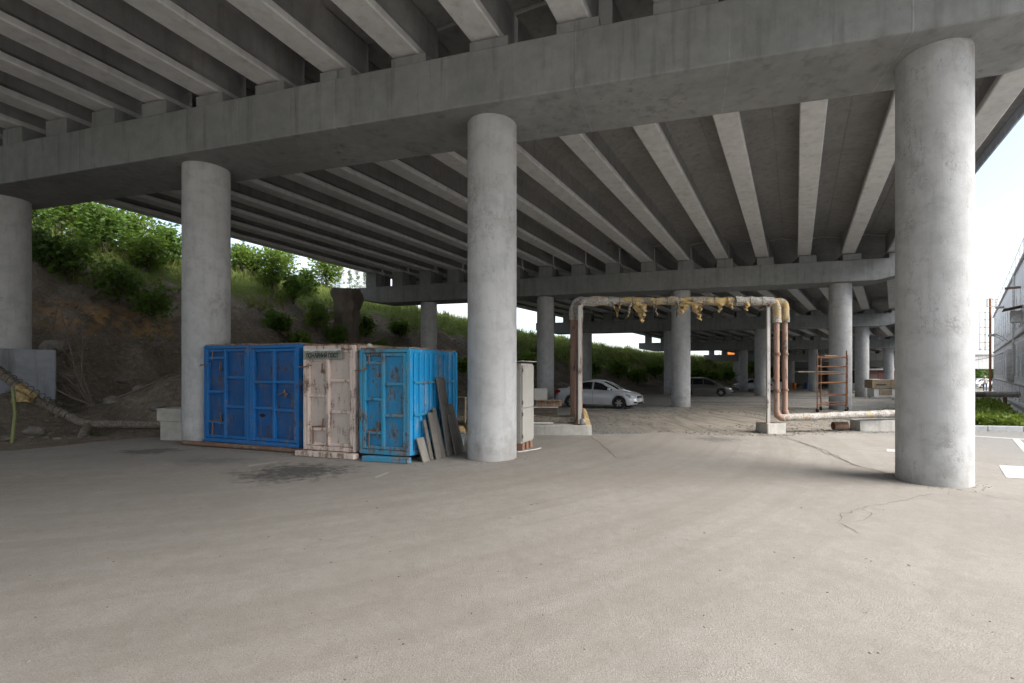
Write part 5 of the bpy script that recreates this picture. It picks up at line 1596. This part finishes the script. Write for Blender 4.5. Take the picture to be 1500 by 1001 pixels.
# grass on the sunny part of the embankment
def grass_patch(name, label, n, place, hmin, hmax, mat, width=0.02):
    rng = RNG; B = []
    for _ in range(n):
        p = place()
        if p is not None: B.append(p)
    B = np.array(B); n = len(B)
    h = hmin + (hmax - hmin) * rng.random((n, 1)) ** 1.5
    a = rng.random(n) * 6.283
    sd = np.stack([np.cos(a), np.sin(a), 0 * a], 1) * width * (0.6 + rng.random((n, 1)))
    ln = rng.normal(size=(n, 3)) * 0.35; ln[:, 2] = 1
    V = np.stack([B - sd, B + sd, B + ln * h * 0.9 + sd * 0.2 + np.array([0, 0, 0.0])], 1)
    me = quads_mesh(name, V, 3)
    return tag(link(name, me, MT[mat]), label, 'grass', kind='stuff')


def pl_grass():
    q = 6 + 95 * RNG.random() ** 1.5
    edge = float(np.interp(q, [0, 20, 27, 34, 45, 100], [29.6, 29.2, 29.0, 27.6, 25.6, 24.4]))
    s = edge - 1.0 + 9 * RNG.random() ** 1.3
    x, y = from_sq(s, q)
    if s < edge + 0.8 and float(fbm(x * 0.7, y * 0.7, 3, 66)) < 0.05: return None
    return (x, y, bank_h(x, y) - 0.04)


grass_patch('bank_grass', 'long pale green grass along the sunny top of the embankment', 42000, pl_grass, 0.2, 0.75, 'grass', 0.03)


def pl_tuft():
    q = 8 + 40 * RNG.random(); s = 18.5 + 9.5 * RNG.random()
    x, y = from_sq(s, q)
    if float(fbm(x * 0.5, y * 0.5, 3, 91)) < 0.17: return None
    return (x + 0.1 * RNG.normal(), y + 0.1 * RNG.normal(), bank_h(x, y) - 0.03)


grass_patch('bank_weeds', 'thin weeds scattered over the dark shaded dirt bank', 22000, pl_tuft, 0.05, 0.3, 'leaf', 0.02)


def pl_base():
    k_ = RNG.integers(0, 5)
    if k_ < 3:
        cx, cy = [(6.24, 7.7), (-1.1, 9.8), (-8.46, 11.9)][k_]
        a = RNG.random() * 6.28; r = 0.52 + 0.22 * RNG.random() ** 2
        return (cx + r * cos(a), cy + r * sin(a), 0.0)
    t_ = RNG.random()
    return (-8.0 + 5.6 * t_ + 0.05 * RNG.normal(), 11.05 - 2.0 * t_ - 0.14 * RNG.random(), 0.0)


scatter('base_grit', 1500, pl_base, MT['pebble'], 0.003, 0.013, 'grit gathered round the column feet and the container sills', 'grit')


def pl_stalk():
    q = 7 + 36 * RNG.random(); s = 22.5 + 7.5 * RNG.random()
    x, y = from_sq(s, q)
    if float(fbm(x * 0.6, y * 0.6, 3, 17)) < 0.08: return None
    return (x, y, bank_h(x, y) - 0.03)


grass_patch('dry_stalks', 'dry brown stalks standing among the bushes of the bank', 9000, pl_stalk, 0.2, 0.8, 'twig', 0.008)
MT['litter'] = plain('pale_litter', (0.42, 0.40, 0.37), 0.8, var=0.4, scale=3)
pts = []
for _ in range(70):
    q = 7 + 25 * RNG.random(); s_ = 18.3 + 8 * RNG.random()
    x, y = from_sq(s_, q); pts.append((x, y, bank_h(x, y) + 0.02))
V = leaf_cloud(pts, (0.03, 0.03, 0.01), 0.14, 1, RNG, 0.2, 0.8)
tag(link('litter', quads_mesh('litter', V), MT['litter']), 'pale scraps of litter strewn over the dirt bank', 'litter', kind='stuff')
# fallen sticks on the bank
for i_, (px, dep, ln, a, lab) in enumerate([(175, 18.6, 1.6, 0.5, 'thick dry stick lying across the clay cut'), (235, 19.2, 1.3, -0.6, 'dry stick lying below the bushes by the second column'), (430, 23.0, 1.8, -0.5, 'long dry stick lying on the bank above the pink container'), (215, 14.6, 1.5, 0.35, 'dry stick lying on the dirt mound')]):
    x, y, z = on_bank(px, dep)
    mb = MB(); dx, dy = cos(a) * ln / 2, sin(a) * ln / 2
    P_ = [Vector((x + dx * k_, y + dy * k_, bank_h(x + dx * k_, y + dy * k_) + 0.05 + 0.03 * abs(k_))) for k_ in (-1, -0.4, 0.2, 1)]
    mb.tube(P_, [0.035, 0.032, 0.028, 0.015], 7)
    tag(mb.build('stick', MT['twig'], None, smooth=60), lab, 'stick', 'fallen sticks on the bank')
# ================================================================== RIGHT SIDE: STREET, GRASS STRIP, BUILDING
e_ = Vector((0.66, 0.751, 0)).normalized(); nf = Vector((-0.751, 0.66, 0)).normalized()
ea = math.atan2(e_.y, e_.x)
MT['paint_line'] = plain('road_paint', (0.50, 0.50, 0.48), 0.8, var=0.2, scale=14)
MT['old_paint'] = plain('worn_road_paint', (0.36, 0.345, 0.315), 0.9, var=0.3, scale=30)
MT['kerb'] = concrete('kerb_concrete', (0.36, 0.355, 0.34), (0.43, 0.425, 0.405), 0.2, bump=0.4, scale=2)
MT['pave'] = concrete('pavement_concrete', (0.30, 0.28, 0.255), (0.40, 0.38, 0.35), 0.2, bump=0.4, scale=1.5)


def mark(poly, m, z=0.005):
    mb = MB(); mb.add([(x, y, z) for x, y in poly], [tuple(range(len(poly)))])
    o = mb.build('road_marking', MT[m or 'paint_line'], None)
    if o.data.polygons[0].normal.z < 0: o.data.flip_normals()
    tag(o, kind='structure')


mark([gp(1425, 638.6), gp(1500, 643.2), gp(1560, 647), gp(1560, 648.4), gp(1500, 644.5), gp(1425, 639.6)], '')
mark([gp(1483, 643.8), gp(1494, 644.4), gp(1540, 690), gp(1524, 690)], '')
mark([gp(1463, 682), gp(1540, 686), gp(1556, 705), gp(1474, 700)], '')
mark([gp(1298, 658), gp(1330, 661), gp(1330, 663), gp(1300, 662)], '')
mark([gp(362, 682), gp(408, 676), gp(407, 677.5), gp(364, 684)], 'old_paint')
mark([gp(548, 699), gp(568, 692), gp(570, 693.5), gp(551, 701)], 'old_paint')
# kerb stones
kst = thing('kerb', (13.5, 14.2, 0), 'pale concrete kerb between the parking and the weed strip', 'kerb')
k0_, k1_ = Vector((11.3, 14.55, 0)), Vector((17.5, 13.35, 0))
nk = 7
for i_ in range(nk):
    a_, b_ = k0_.lerp(k1_, i_ / nk), k0_.lerp(k1_, (i_ + 1) / nk)
    c = (a_ + b_) / 2; d_ = b_ - a_
    mb = MB(); mb.box((c.x, c.y, 0.055), (d_.length - 0.012, 0.16, 0.19), math.atan2(d_.y, d_.x)); mb.build('kerb_stone', MT['kerb'], kst, bevel=0.015)
# earth strip, gutter, pavement along the building
g0 = Vector((14.3, 14.1, 0))
def strip(name, off0, off1, z, mat, t0=0.0, t1=60.0, kind='structure'):
    mb = MB(); rows = []
    for t_ in np.linspace(t0, t1, 30):
        p = g0 + e_ * t_
        rows.append([(p.x + nf.x * o, p.y + nf.y * o, ground_z(p.y) + z) for o in (off0, off1)])
    mb.grid(rows); o = mb.build(name, mat, None)
    if o.data.polygons[0].normal.z < 0: o.data.flip_normals()
    return tag(o, kind=kind)


strip('weed_strip_soil', 0.0, 2.4, 0.03, MT['soil'], 0.4, 34)
strip('gutter', -0.55, 0.0, -0.005, MT['pave'], 0.2, 50)
pv = thing('pavement', (15.2, 14.6, 0), 'raised concrete slab walk along the foot of the pale building', 'pavement')
for i_ in range(26):
    t_ = 0.3 + i_ * 1.6
    c = g0 + e_ * (t_ + 0.8) - nf * 1.12
    z = ground_z(c.y)
    mb = MB(); mb.box((c.x, c.y, z + 0.06), (1.58, 1.12, 0.22), ea); mb.build('slab', MT['pave'], pv, bevel=0.012, segs=1)


def pl_weed():
    t_ = 0.7 + 19 * RNG.random() ** 1.5
    o = 0.03 + 2.2 * RNG.random()
    p = g0 + e_ * t_ + nf * o
    return (p.x, p.y, ground_z(p.y) + 0.02)


# each weed is a low rosette of leaves
pts = [pl_weed() for _ in range(620)]
V = leaf_cloud([(p[0], p[1], p[2] + 0.13) for p in pts], (0.13, 0.13, 0.17), 0.17, 16, RNG, 0.8, 0.45)
tag(link('weeds', quads_mesh('weeds', V), MT['weed']), 'lush bright green weeds filling the strip beyond the kerb', 'weeds', kind='stuff')
pts = [(11.6 + 2.2 * RNG.random(), 20.4 + 2.2 * RNG.random()) for _ in range(12)]
pts = []
for cx, cy in [(15.9, 21.8), (17.2, 22.0), (16.6, 23.1), (25.5, 33.2), (24.6, 32.9)]:
    pts += [(cx + 0.35 * RNG.normal(), cy + 0.2 * RNG.normal()) for _ in range(14)]
V = leaf_cloud([(x, y, ground_z(y) + 0.03) for x, y in pts], (0.1, 0.1, 0.08), 0.12, 9, RNG, 0.6, 0.4)
tag(link('gravel_weeds', quads_mesh('gravel_weeds', V), MT['weed']), 'small green weeds sprouting in the gravel beside the big column', 'weeds', kind='stuff')
bp = thing('broken_pipe', (12.9, 15.6, 0.05), 'broken pale drain pipe lying in the weeds beyond the kerb', 'pipe')
mb = MB(); mb.tube([(13.05, 16.0, 0.14), (14.4, 18.0, 0.16)], 0.13, 14); mb.build('pipe_wall', MT['kerb'], bp, smooth=40)
mb = MB(); mb.tube([(12.98, 15.9, 0.14), (13.1, 16.07, 0.14)], 0.19, 14); mb.build('collar', MT['kerb'], bp, smooth=40)
pc = thing('cross_pipe', (28, 26, 0.4), 'lagged dark and white pipe crossing low in front of the building foot', 'pipe')
lumpy([(20.5, 25.4, 0.55), (23.2, 25.3, 0.55)], 0.13, 51, 0.2).build('dark_lagging', MT['wrap_grey'], pc, smooth=60)
lumpy([(23.2, 25.3, 0.56), (24.9, 25.2, 0.56)], 0.16, 52, 0.2).build('white_lagging', MT['wrap_white'], pc, smooth=60)
for x in (21.2, 24.3):
    mb = MB(); mb.box((x, 25.3, 0.18), (0.12, 0.12, 0.6)); mb.build('support', MT['rust'], pc)

# ---- building
def siding(name, c, step, axis=2, gap=0.10):
    t = NT(name); p = t.pos(True)
    sep = t.n.new('ShaderNodeSeparateXYZ'); t.l.new(p, sep.inputs[0])
    fr = t.math('FRACT', t.math('MULTIPLY', sep.outputs[axis], 1.0 / step))
    n = t.noise(p, 1.3, 5, 0.6)
    col = t.mix(t.ramp(n, [(0.3, 0.0), (0.7, 1.0)]), tuple(x * 0.85 for x in c), c)
    st = t.noise(t.mapping(p, (3, 3, 0.3)), 2, 4, 0.6)
    col = t.mix(t.ramp(st, [(0.55, 0.0), (0.75, 0.35)]), col, (0.25, 0.22, 0.2))
    return t.done(col, 0.7, 0, t.bump(t.ramp(fr, [(0.0, 0.0), (gap, 1.0), (0.9, 0.7), (1.0, 0.0)]), 0.9, 0.03), 0.3)


MT['siding'] = siding('pale_siding', (0.80, 0.79, 0.78), 0.22)
MT['louvre'] = plain('grey_louvre', (0.58, 0.57, 0.555), 0.7, obj=True)
MT['pane'] = NT('window_pane').done((0.46, 0.48, 0.50), 0.35, 0, None, 0.8)
MT['frame_white'] = plain('white_frame', (0.78, 0.77, 0.76), 0.6, obj=True)
B0 = Vector((25.5, 25.5, 0)) - e_ * 12.5
LB_, HB = 50.0, 8.2
bld = local_thing('pale_building', (B0.x, B0.y, -0.35), 'long pale two storey building with sided walls and louvred base', 'building', rz=ea)
# local: x along facade (away), y = away from the street is -Y?  facade faces +Y (nf)
mb = MB(); mb.box((LB_ / 2, -5.0, HB / 2), (LB_, 10.0, HB)); wall = mb.build('wall', MT['siding'], bld)
mb = MB(); mb.box((LB_ / 2, 0.06, 1.36), (LB_, 0.14, 0.09)); mb.build('base_ledge', MT['pave'], bld, bevel=0.01)
mb = MB(); mb.box((LB_ / 2, 0.05, 4.25), (LB_, 0.10, 0.08)); mb.build('storey_band', MT['louvre'], bld, bevel=0.01)
mb = MB(); mb.box((LB_ / 2, 0.04, HB + 0.01), (LB_ + 0.1, 0.16, 0.12)); mb.build('eaves', MT['louvre'], bld, bevel=0.01)
lv = MB().box((LB_ / 2, 0.035, 0.68), (LB_, 0.07, 1.22)).build('louvre_base', MT['louvre'], bld)
for k_ in range(9):
    rot = Matrix.Rotation(radians(28), 3, 'X')
    mb = MB(); mb.box((LB_ / 2, 0.085, 0.16 + k_ * 0.135), (LB_, 0.012, 0.12), rot=rot); mb.build('slat', MT['frame_white'], lv)
for k_ in range(18):
    x = 1.6 + k_ * 2.7
    mb = MB(); mb.box((x + 1.2, 0.09, 0.68), (0.09, 0.10, 1.24)); mb.build('pilaster', MT['frame_white'], lv)
    for z0, z1, nm in ((1.75, 3.85, 'low'), (4.75, 6.7, 'high')):
        mb = MB(); mb.box((x, 0.02, (z0 + z1) / 2), (1.5, 0.05, z1 - z0)); wf = mb.build('window', MT['frame_white'], bld, bevel=0.008, segs=1)
        for dx in (-0.37, 0.37):
            for za, zb_ in ((z0 + 0.08, z0 + 0.62 * (z1 - z0)), (z0 + 0.66 * (z1 - z0), z1 - 0.08)):
                mb = MB(); mb.box((x + dx, 0.048, (za + zb_) / 2), (0.62, 0.012, zb_ - za)); mb.build('pane', MT['pane'], wf)
# parapet grid, box beams, lamps, air conditioner, cable
mb = MB(); mb.box((13.6, 0.25, 5.15), (0.9, 0.42, 0.62)); acn = mb.build('air_conditioner', MT['frame_white'], bld, bevel=0.02)
mb = MB(); mb.tube([(13.5, 0.465, 5.15), (13.5, 0.485, 5.15)], 0.25, 20); mb.build('fan_grille', MT['louvre'], acn)
mb = MB(); mb.box((13.3, 0.4, 5.6), (1.6, 0.8, 0.03), rot=Matrix.Rotation(radians(-12), 3, 'X')); mb.build('canopy_sheet', MT['rust'], bld)
mb = MB(); mb.box((14.6, 0.3, 6.9), (0.12, 0.7, 0.12)); mb.build('bracket', MT['rust'], bld)
for x, z in ((17.5, 6.1), (26.0, 4.9), (31.0, 5.1)):
    mb = MB(); mb.tube([(x, 0.0, z - 0.5), (x, 0.3, z - 0.15), (x, 0.6, z)], 0.03, 8); arm = mb.build('lamp_arm', MT['kerb'], bld, smooth=40)
    mb = MB(); mb.box((x, 0.75, z + 0.02), (0.24, 0.42, 0.14)); mb.build('lamp_head', MT['kerb'], arm, bevel=0.05)
mb = MB(); mb.tube([(18.2, 0.09, 8.1), (18.3, 0.1, 6.0), (18.1, 0.12, 4.4), (18.4, 0.1, 2.0)], 0.06, 8); mb.build('downpipe', MT['louvre'], bld, smooth=40)
lumpy([(19.2, 0.12, 3.6), (19.4, 0.15, 2.6), (19.9, 0.15, 1.45)], 0.18, 60, 0.8).build('hanging_sheet', MT['louvre'], bld, smooth=60)
for x in np.arange(6, 49, 2.7):
    mb = MB(); mb.tube([(x, 0.08, 8.2), (x, 0.08, 9.0)], 0.02, 6); mb.build('rail_post', MT['grey_steel'], bld)
mb = MB(); mb.tube([(6, 0.08, 9.0), (49, 0.08, 9.0)], 0.025, 6); mb.build('roof_rail', MT['grey_steel'], bld)

# ---- mast and ladder frame by the far corner
ms = thing('rusty_mast', (47.3, 50.9, ground_z(51)), 'tall thin rusty mast with a basket top beside the pale building', 'mast')
zg = ground_z(51)
mb = MB(); mb.tube([(47.3, 50.9, zg - 0.2), (47.3, 50.9, 9.6)], 0.11, 10); mb.build('pole', MT['orange_rust'], ms, smooth=40)
for z in (8.7, 9.5):
    mb = MB(); mb.tube([(47.45 + 0.42 * cos(a), 50.9 + 0.42 * sin(a), z) for a in np.linspace(0, 2 * pi, 15)], 0.03, 6, cap=False); mb.build('basket_ring', MT['grey_steel'], ms)
for a in np.linspace(0, 2 * pi, 7)[:-1]:
    mb = MB(); mb.tube([(47.45 + 0.42 * cos(a), 50.9 + 0.42 * sin(a), 8.7), (47.45 + 0.42 * cos(a), 50.9 + 0.42 * sin(a), 9.5)], 0.025, 6); mb.build('basket_bar', MT['orange_rust'], ms)
for x in (46.2, 46.75):
    mb = MB(); mb.tube([(x, 50.9, 4.0), (x, 50.9, 8.2)], 0.035, 6); mb.build('ladder_rail', MT['grey_steel'] if x < 46.5 else MT['orange_rust'], ms)
for z in np.arange(4.1, 8.2, 0.8):
    mb = MB(); mb.tube([(46.2, 50.9, z), (47.3, 50.9, z)], 0.028, 6); mb.build('ladder_rung', MT['orange_rust'], ms)
for i_, (p0, p1, sag, lab) in enumerate([((30.0, 38, 4.6), (47.3, 50.9, 4.6), 0.9, 'upper thin black cable slung from the rusty mast'), ((30.0, 38, 2.9), (37, 38.6, 3.3), 0.5, 'lower thin black cable slung to the pale building')]):
    mb = MB(); mb.tube([Vector(p0).lerp(Vector(p1), t_) - Vector((0, 0, sag * 4 * t_ * (1 - t_))) for t_ in np.linspace(0, 1, 14)], 0.02, 5)
    tag(mb.build('cable', MT['wire'], None), lab, 'cable', 'slung cables')

# ---- far end of the street
MT['gal'] = siding('pale_gallery', (0.62, 0.61, 0.59), 0.5, 0)
gal = thing('pipe_gallery', (50, 66, 0), 'pale raised gallery crossing the far end of the street', 'gallery')
mb = MB(); mb.box((67, 66, 3.1), (19, 2.6, 1.9)); mb.build('duct', MT['gal'], gal, bevel=0.03)
mb = MB(); mb.box((67, 66, 4.12), (19.6, 3.0, 0.14)); mb.build('roof_sheet', MT['kerb'], gal)
MT['blue_grey'] = plain('blue_grey_paint', (0.13, 0.17, 0.22), 0.6)
for x in (58.2, 63.0, 70):
    mb = MB(); mb.box((x, 66, 0.75), (1.0, 1.4, 2.85)); mb.build('support', MT['blue_grey'], gal, bevel=0.02)
for i_, (x, y, h, r, lab) in enumerate([(61, 84, 3.6, 2.6, 'far tree under the gallery, leftmost'), (66, 86, 3.8, 2.8, 'far tree under the gallery, second from the left'), (72, 86, 4.2, 3.0, 'far tree under the gallery, third from the left'), (78, 88, 4.2, 3.0, 'far tree under the gallery, fourth from the left'), (84, 90, 4.0, 3.0, 'far tree under the gallery, rightmost')]):
    shrub('tree', lab, 'tree', (x, y, ground_z(y) - 0.1), h, r, 'leaf_dark', 400 + i_, leaves=2200, leaf=0.4, stems=4, group='trees beyond the gallery')
MT['panel_o'] = plain('orange_paint', (0.70, 0.20, 0.02), 0.6)
sgp = thing('hoarding', (34.8, 92, 3.0), 'orange and white hoarding on posts beyond the far cap end', 'hoarding')
for x in (33.6, 36.2):
    mb = MB(); mb.tube([(x, 92.1, 1.5), (x, 92.1, 5.6)], 0.06, 8); mb.build('post', MT['grey_steel'], sgp)
mb = MB(); mb.box((35.6, 92, 5.0), (1.6, 0.06, 1.2)); mb.build('orange_panel', MT['panel_o'], sgp, bevel=0.01)
mb = MB(); mb.box((33.9, 92, 5.0), (1.3, 0.06, 1.2)); mb.build('white_panel', MT['sign_white'], sgp, bevel=0.01)

# lamp post on the crest
lx, ly = (124 - 800) / 700 * 27, 27
lz = bank_h(lx, ly)
lp = thing('lamp_post', (lx, ly, lz), 'thin grey lamp pole on the crest above the thicket', 'lamp post')
mb = MB(); mb.tube([(lx, ly, lz - 0.2), (lx, ly, lz + 7.5)], [0.07, 0.045], 10); mb.build('pole', MT['grey_steel'], lp, smooth=40)
mb = MB(); mb.tube([(lx, ly, lz + 7.45), (lx + 0.6, ly, lz + 7.75), (lx + 1.2, ly, lz + 7.8)], 0.035, 8); arm = mb.build('arm', MT['grey_steel'], lp, smooth=40)
mb = MB(); mb.box((lx + 1.5, ly, lz + 7.78), (0.6, 0.2, 0.1)); mb.build('lamp_head', MT['kerb'], arm, bevel=0.03)

# far clutter under the deck: drums, low shed
for i_, (px, dep, m, lab) in enumerate([(1163, 66, 'panel_o', 'small ochre drum far under the deck'), (1181, 66, 'blue', 'small blue drum far under the deck')]):
    x = (px - 800) / 700 * dep; z = ground_z(dep)
    dm = thing('drum', (x, dep, z), lab, 'drum', 'drums far under the deck')
    mb = MB(); mb.loft([[Vector((x + r * cos(2 * pi * j / 20), dep + r * sin(2 * pi * j / 20), z + zz)) for j in range(20)] for r, zz in [(0.30, 0), (0.31, 0.02), (0.295, 0.04), (0.295, 0.3), (0.31, 0.32), (0.295, 0.34), (0.295, 0.6), (0.31, 0.62), (0.295, 0.64), (0.295, 0.88), (0.31, 0.9)]])
    mb.build('barrel', MT[m], dm, smooth=30)
MT['maroon'] = siding('maroon_sheet', (0.10, 0.035, 0.03), 0.3, 0)
sh = thing('shed', (46.5, 66, ground_z(66)), 'low maroon shed with a pale eave far under the deck', 'shed')
zz = ground_z(66)
mb = MB(); mb.box((47.5, 68, zz + 1.3), (8, 4, 2.6)); mb.build('wall', MT['maroon'], sh)
mb = MB(); mb.box((47.5, 67.9, zz + 2.72), (8.5, 4.5, 0.22)); mb.build('eave', MT['kerb'], sh, bevel=0.02)
mb = MB(); mb.box((45.2, 65.98, zz + 1.0), (1.0, 0.06, 2.0)); dr = mb.build('door', MT['wood_dark'], sh)
mb = MB(); mb.tube([(45.55, 65.93, zz + 1.0), (45.55, 65.93, zz + 1.12)], 0.02, 6); mb.build('handle', MT['grey_steel'], dr)

# person at the far end of the street
MT['skin'] = plain('skin', (0.42, 0.27, 0.20), 0.6, obj=True)
MT['shirt'] = plain('pale_shirt', (0.55, 0.52, 0.47), 0.9, obj=True)
MT['jeans'] = plain('blue_trousers', (0.05, 0.08, 0.18), 0.9, obj=True)
px_, py_ = (1443 - 800) / 700 * 56, 56.0
pz_ = ground_z(py_)
pe = local_thing('person', (px_, py_, pz_), 'person in a pale shirt, blue trousers and cap at the far end of the street', 'person', rz=radians(-30))
bodyV = [(0, 0, 0.95), (0, 0, 1.15), (0, 0.0, 1.38), (0, 0.0, 1.48), (0, 0.01, 1.56), (0, 0.02, 1.66),
         (0.11, 0, 0.90), (0.12, 0.03, 0.50), (0.12, 0, 0.08), (0.13, 0.14, 0.04), (-0.11, 0, 0.90), (-0.12, 0.05, 0.50), (-0.12, 0, 0.08), (-0.13, 0.14, 0.04),
         (0.20, 0, 1.40), (0.26, 0.03, 1.12), (0.24, 0.18, 0.92), (0.24, 0.24, 0.86), (-0.20, 0, 1.40), (-0.26, 0.03, 1.12), (-0.24, 0.18, 0.92), (-0.24, 0.24, 0.86)]
bodyE = [(0, 1), (1, 2), (2, 3), (3, 4), (4, 5), (0, 6), (6, 7), (7, 8), (8, 9), (0, 10), (10, 11), (11, 12), (12, 13), (2, 14), (14, 15), (15, 16), (16, 17), (2, 18), (18, 19), (19, 20), (20, 21)]
bodyR = [0.15, 0.14, 0.15, 0.065, 0.085, 0.09, 0.095, 0.065, 0.045, 0.04, 0.095, 0.065, 0.045, 0.04, 0.065, 0.045, 0.035, 0.04, 0.065, 0.045, 0.035, 0.04]
me = bpy.data.meshes.new('body'); me.from_pydata(bodyV, bodyE, [])
pb_ = bpy.data.objects.new('body', me); COL.objects.link(pb_); pb_.parent = pe
pb_.modifiers.new('skin', 'SKIN'); sb_ = pb_.modifiers.new('sub', 'SUBSURF'); sb_.levels = sb_.render_levels = 2
for i_, r in enumerate(bodyR): me.skin_vertices[0].data[i_].radius = (r, r)
me.skin_vertices[0].data[0].use_root = True
# clothing by height: the body is one mesh, cloth colours by its own local height
tb = NT('clothed_body'); pp = tb.pos(True); sx_ = tb.n.new('ShaderNodeSeparateXYZ'); tb.l.new(pp, sx_.inputs[0])
cz = tb.ramp(tb.math('MULTIPLY', sx_.outputs[2], 0.5), [(0.0, (0.03, 0.03, 0.03)), (0.04, (0.05, 0.08, 0.18)), (0.45, (0.05, 0.08, 0.18)), (0.455, (0.55, 0.52, 0.47)), (0.735, (0.55, 0.52, 0.47)), (0.74, (0.42, 0.27, 0.2)), (1.0, (0.42, 0.27, 0.2))])
me.materials.append(tb.done(cz, 0.85))
mb = MB(); mb.loft([[Vector((r * cos(2 * pi * j / 16), 0.02 + r * sin(2 * pi * j / 16), z)) for j in range(16)] for r, z in [(0.115, 1.66), (0.11, 1.72), (0.07, 1.77), (0.01, 1.785)]])
cap_ = mb.build('cap', MT['shirt'], pe, smooth=60)
mb = MB(); mb.box((0, 0.15, 1.665), (0.15, 0.12, 0.015)); mb.build('peak', MT['shirt'], cap_)

# parked car seen under the gallery
make_car('white car parked under the pale gallery at the far end of the street', ((1437 - 800) / 700 * 74, 74.0, ground_z(74) - 0.02), radians(200), 'sedan', MT['white_car'])

for o in list(bpy.data.objects):
    if '_local' in o: del o['_local']
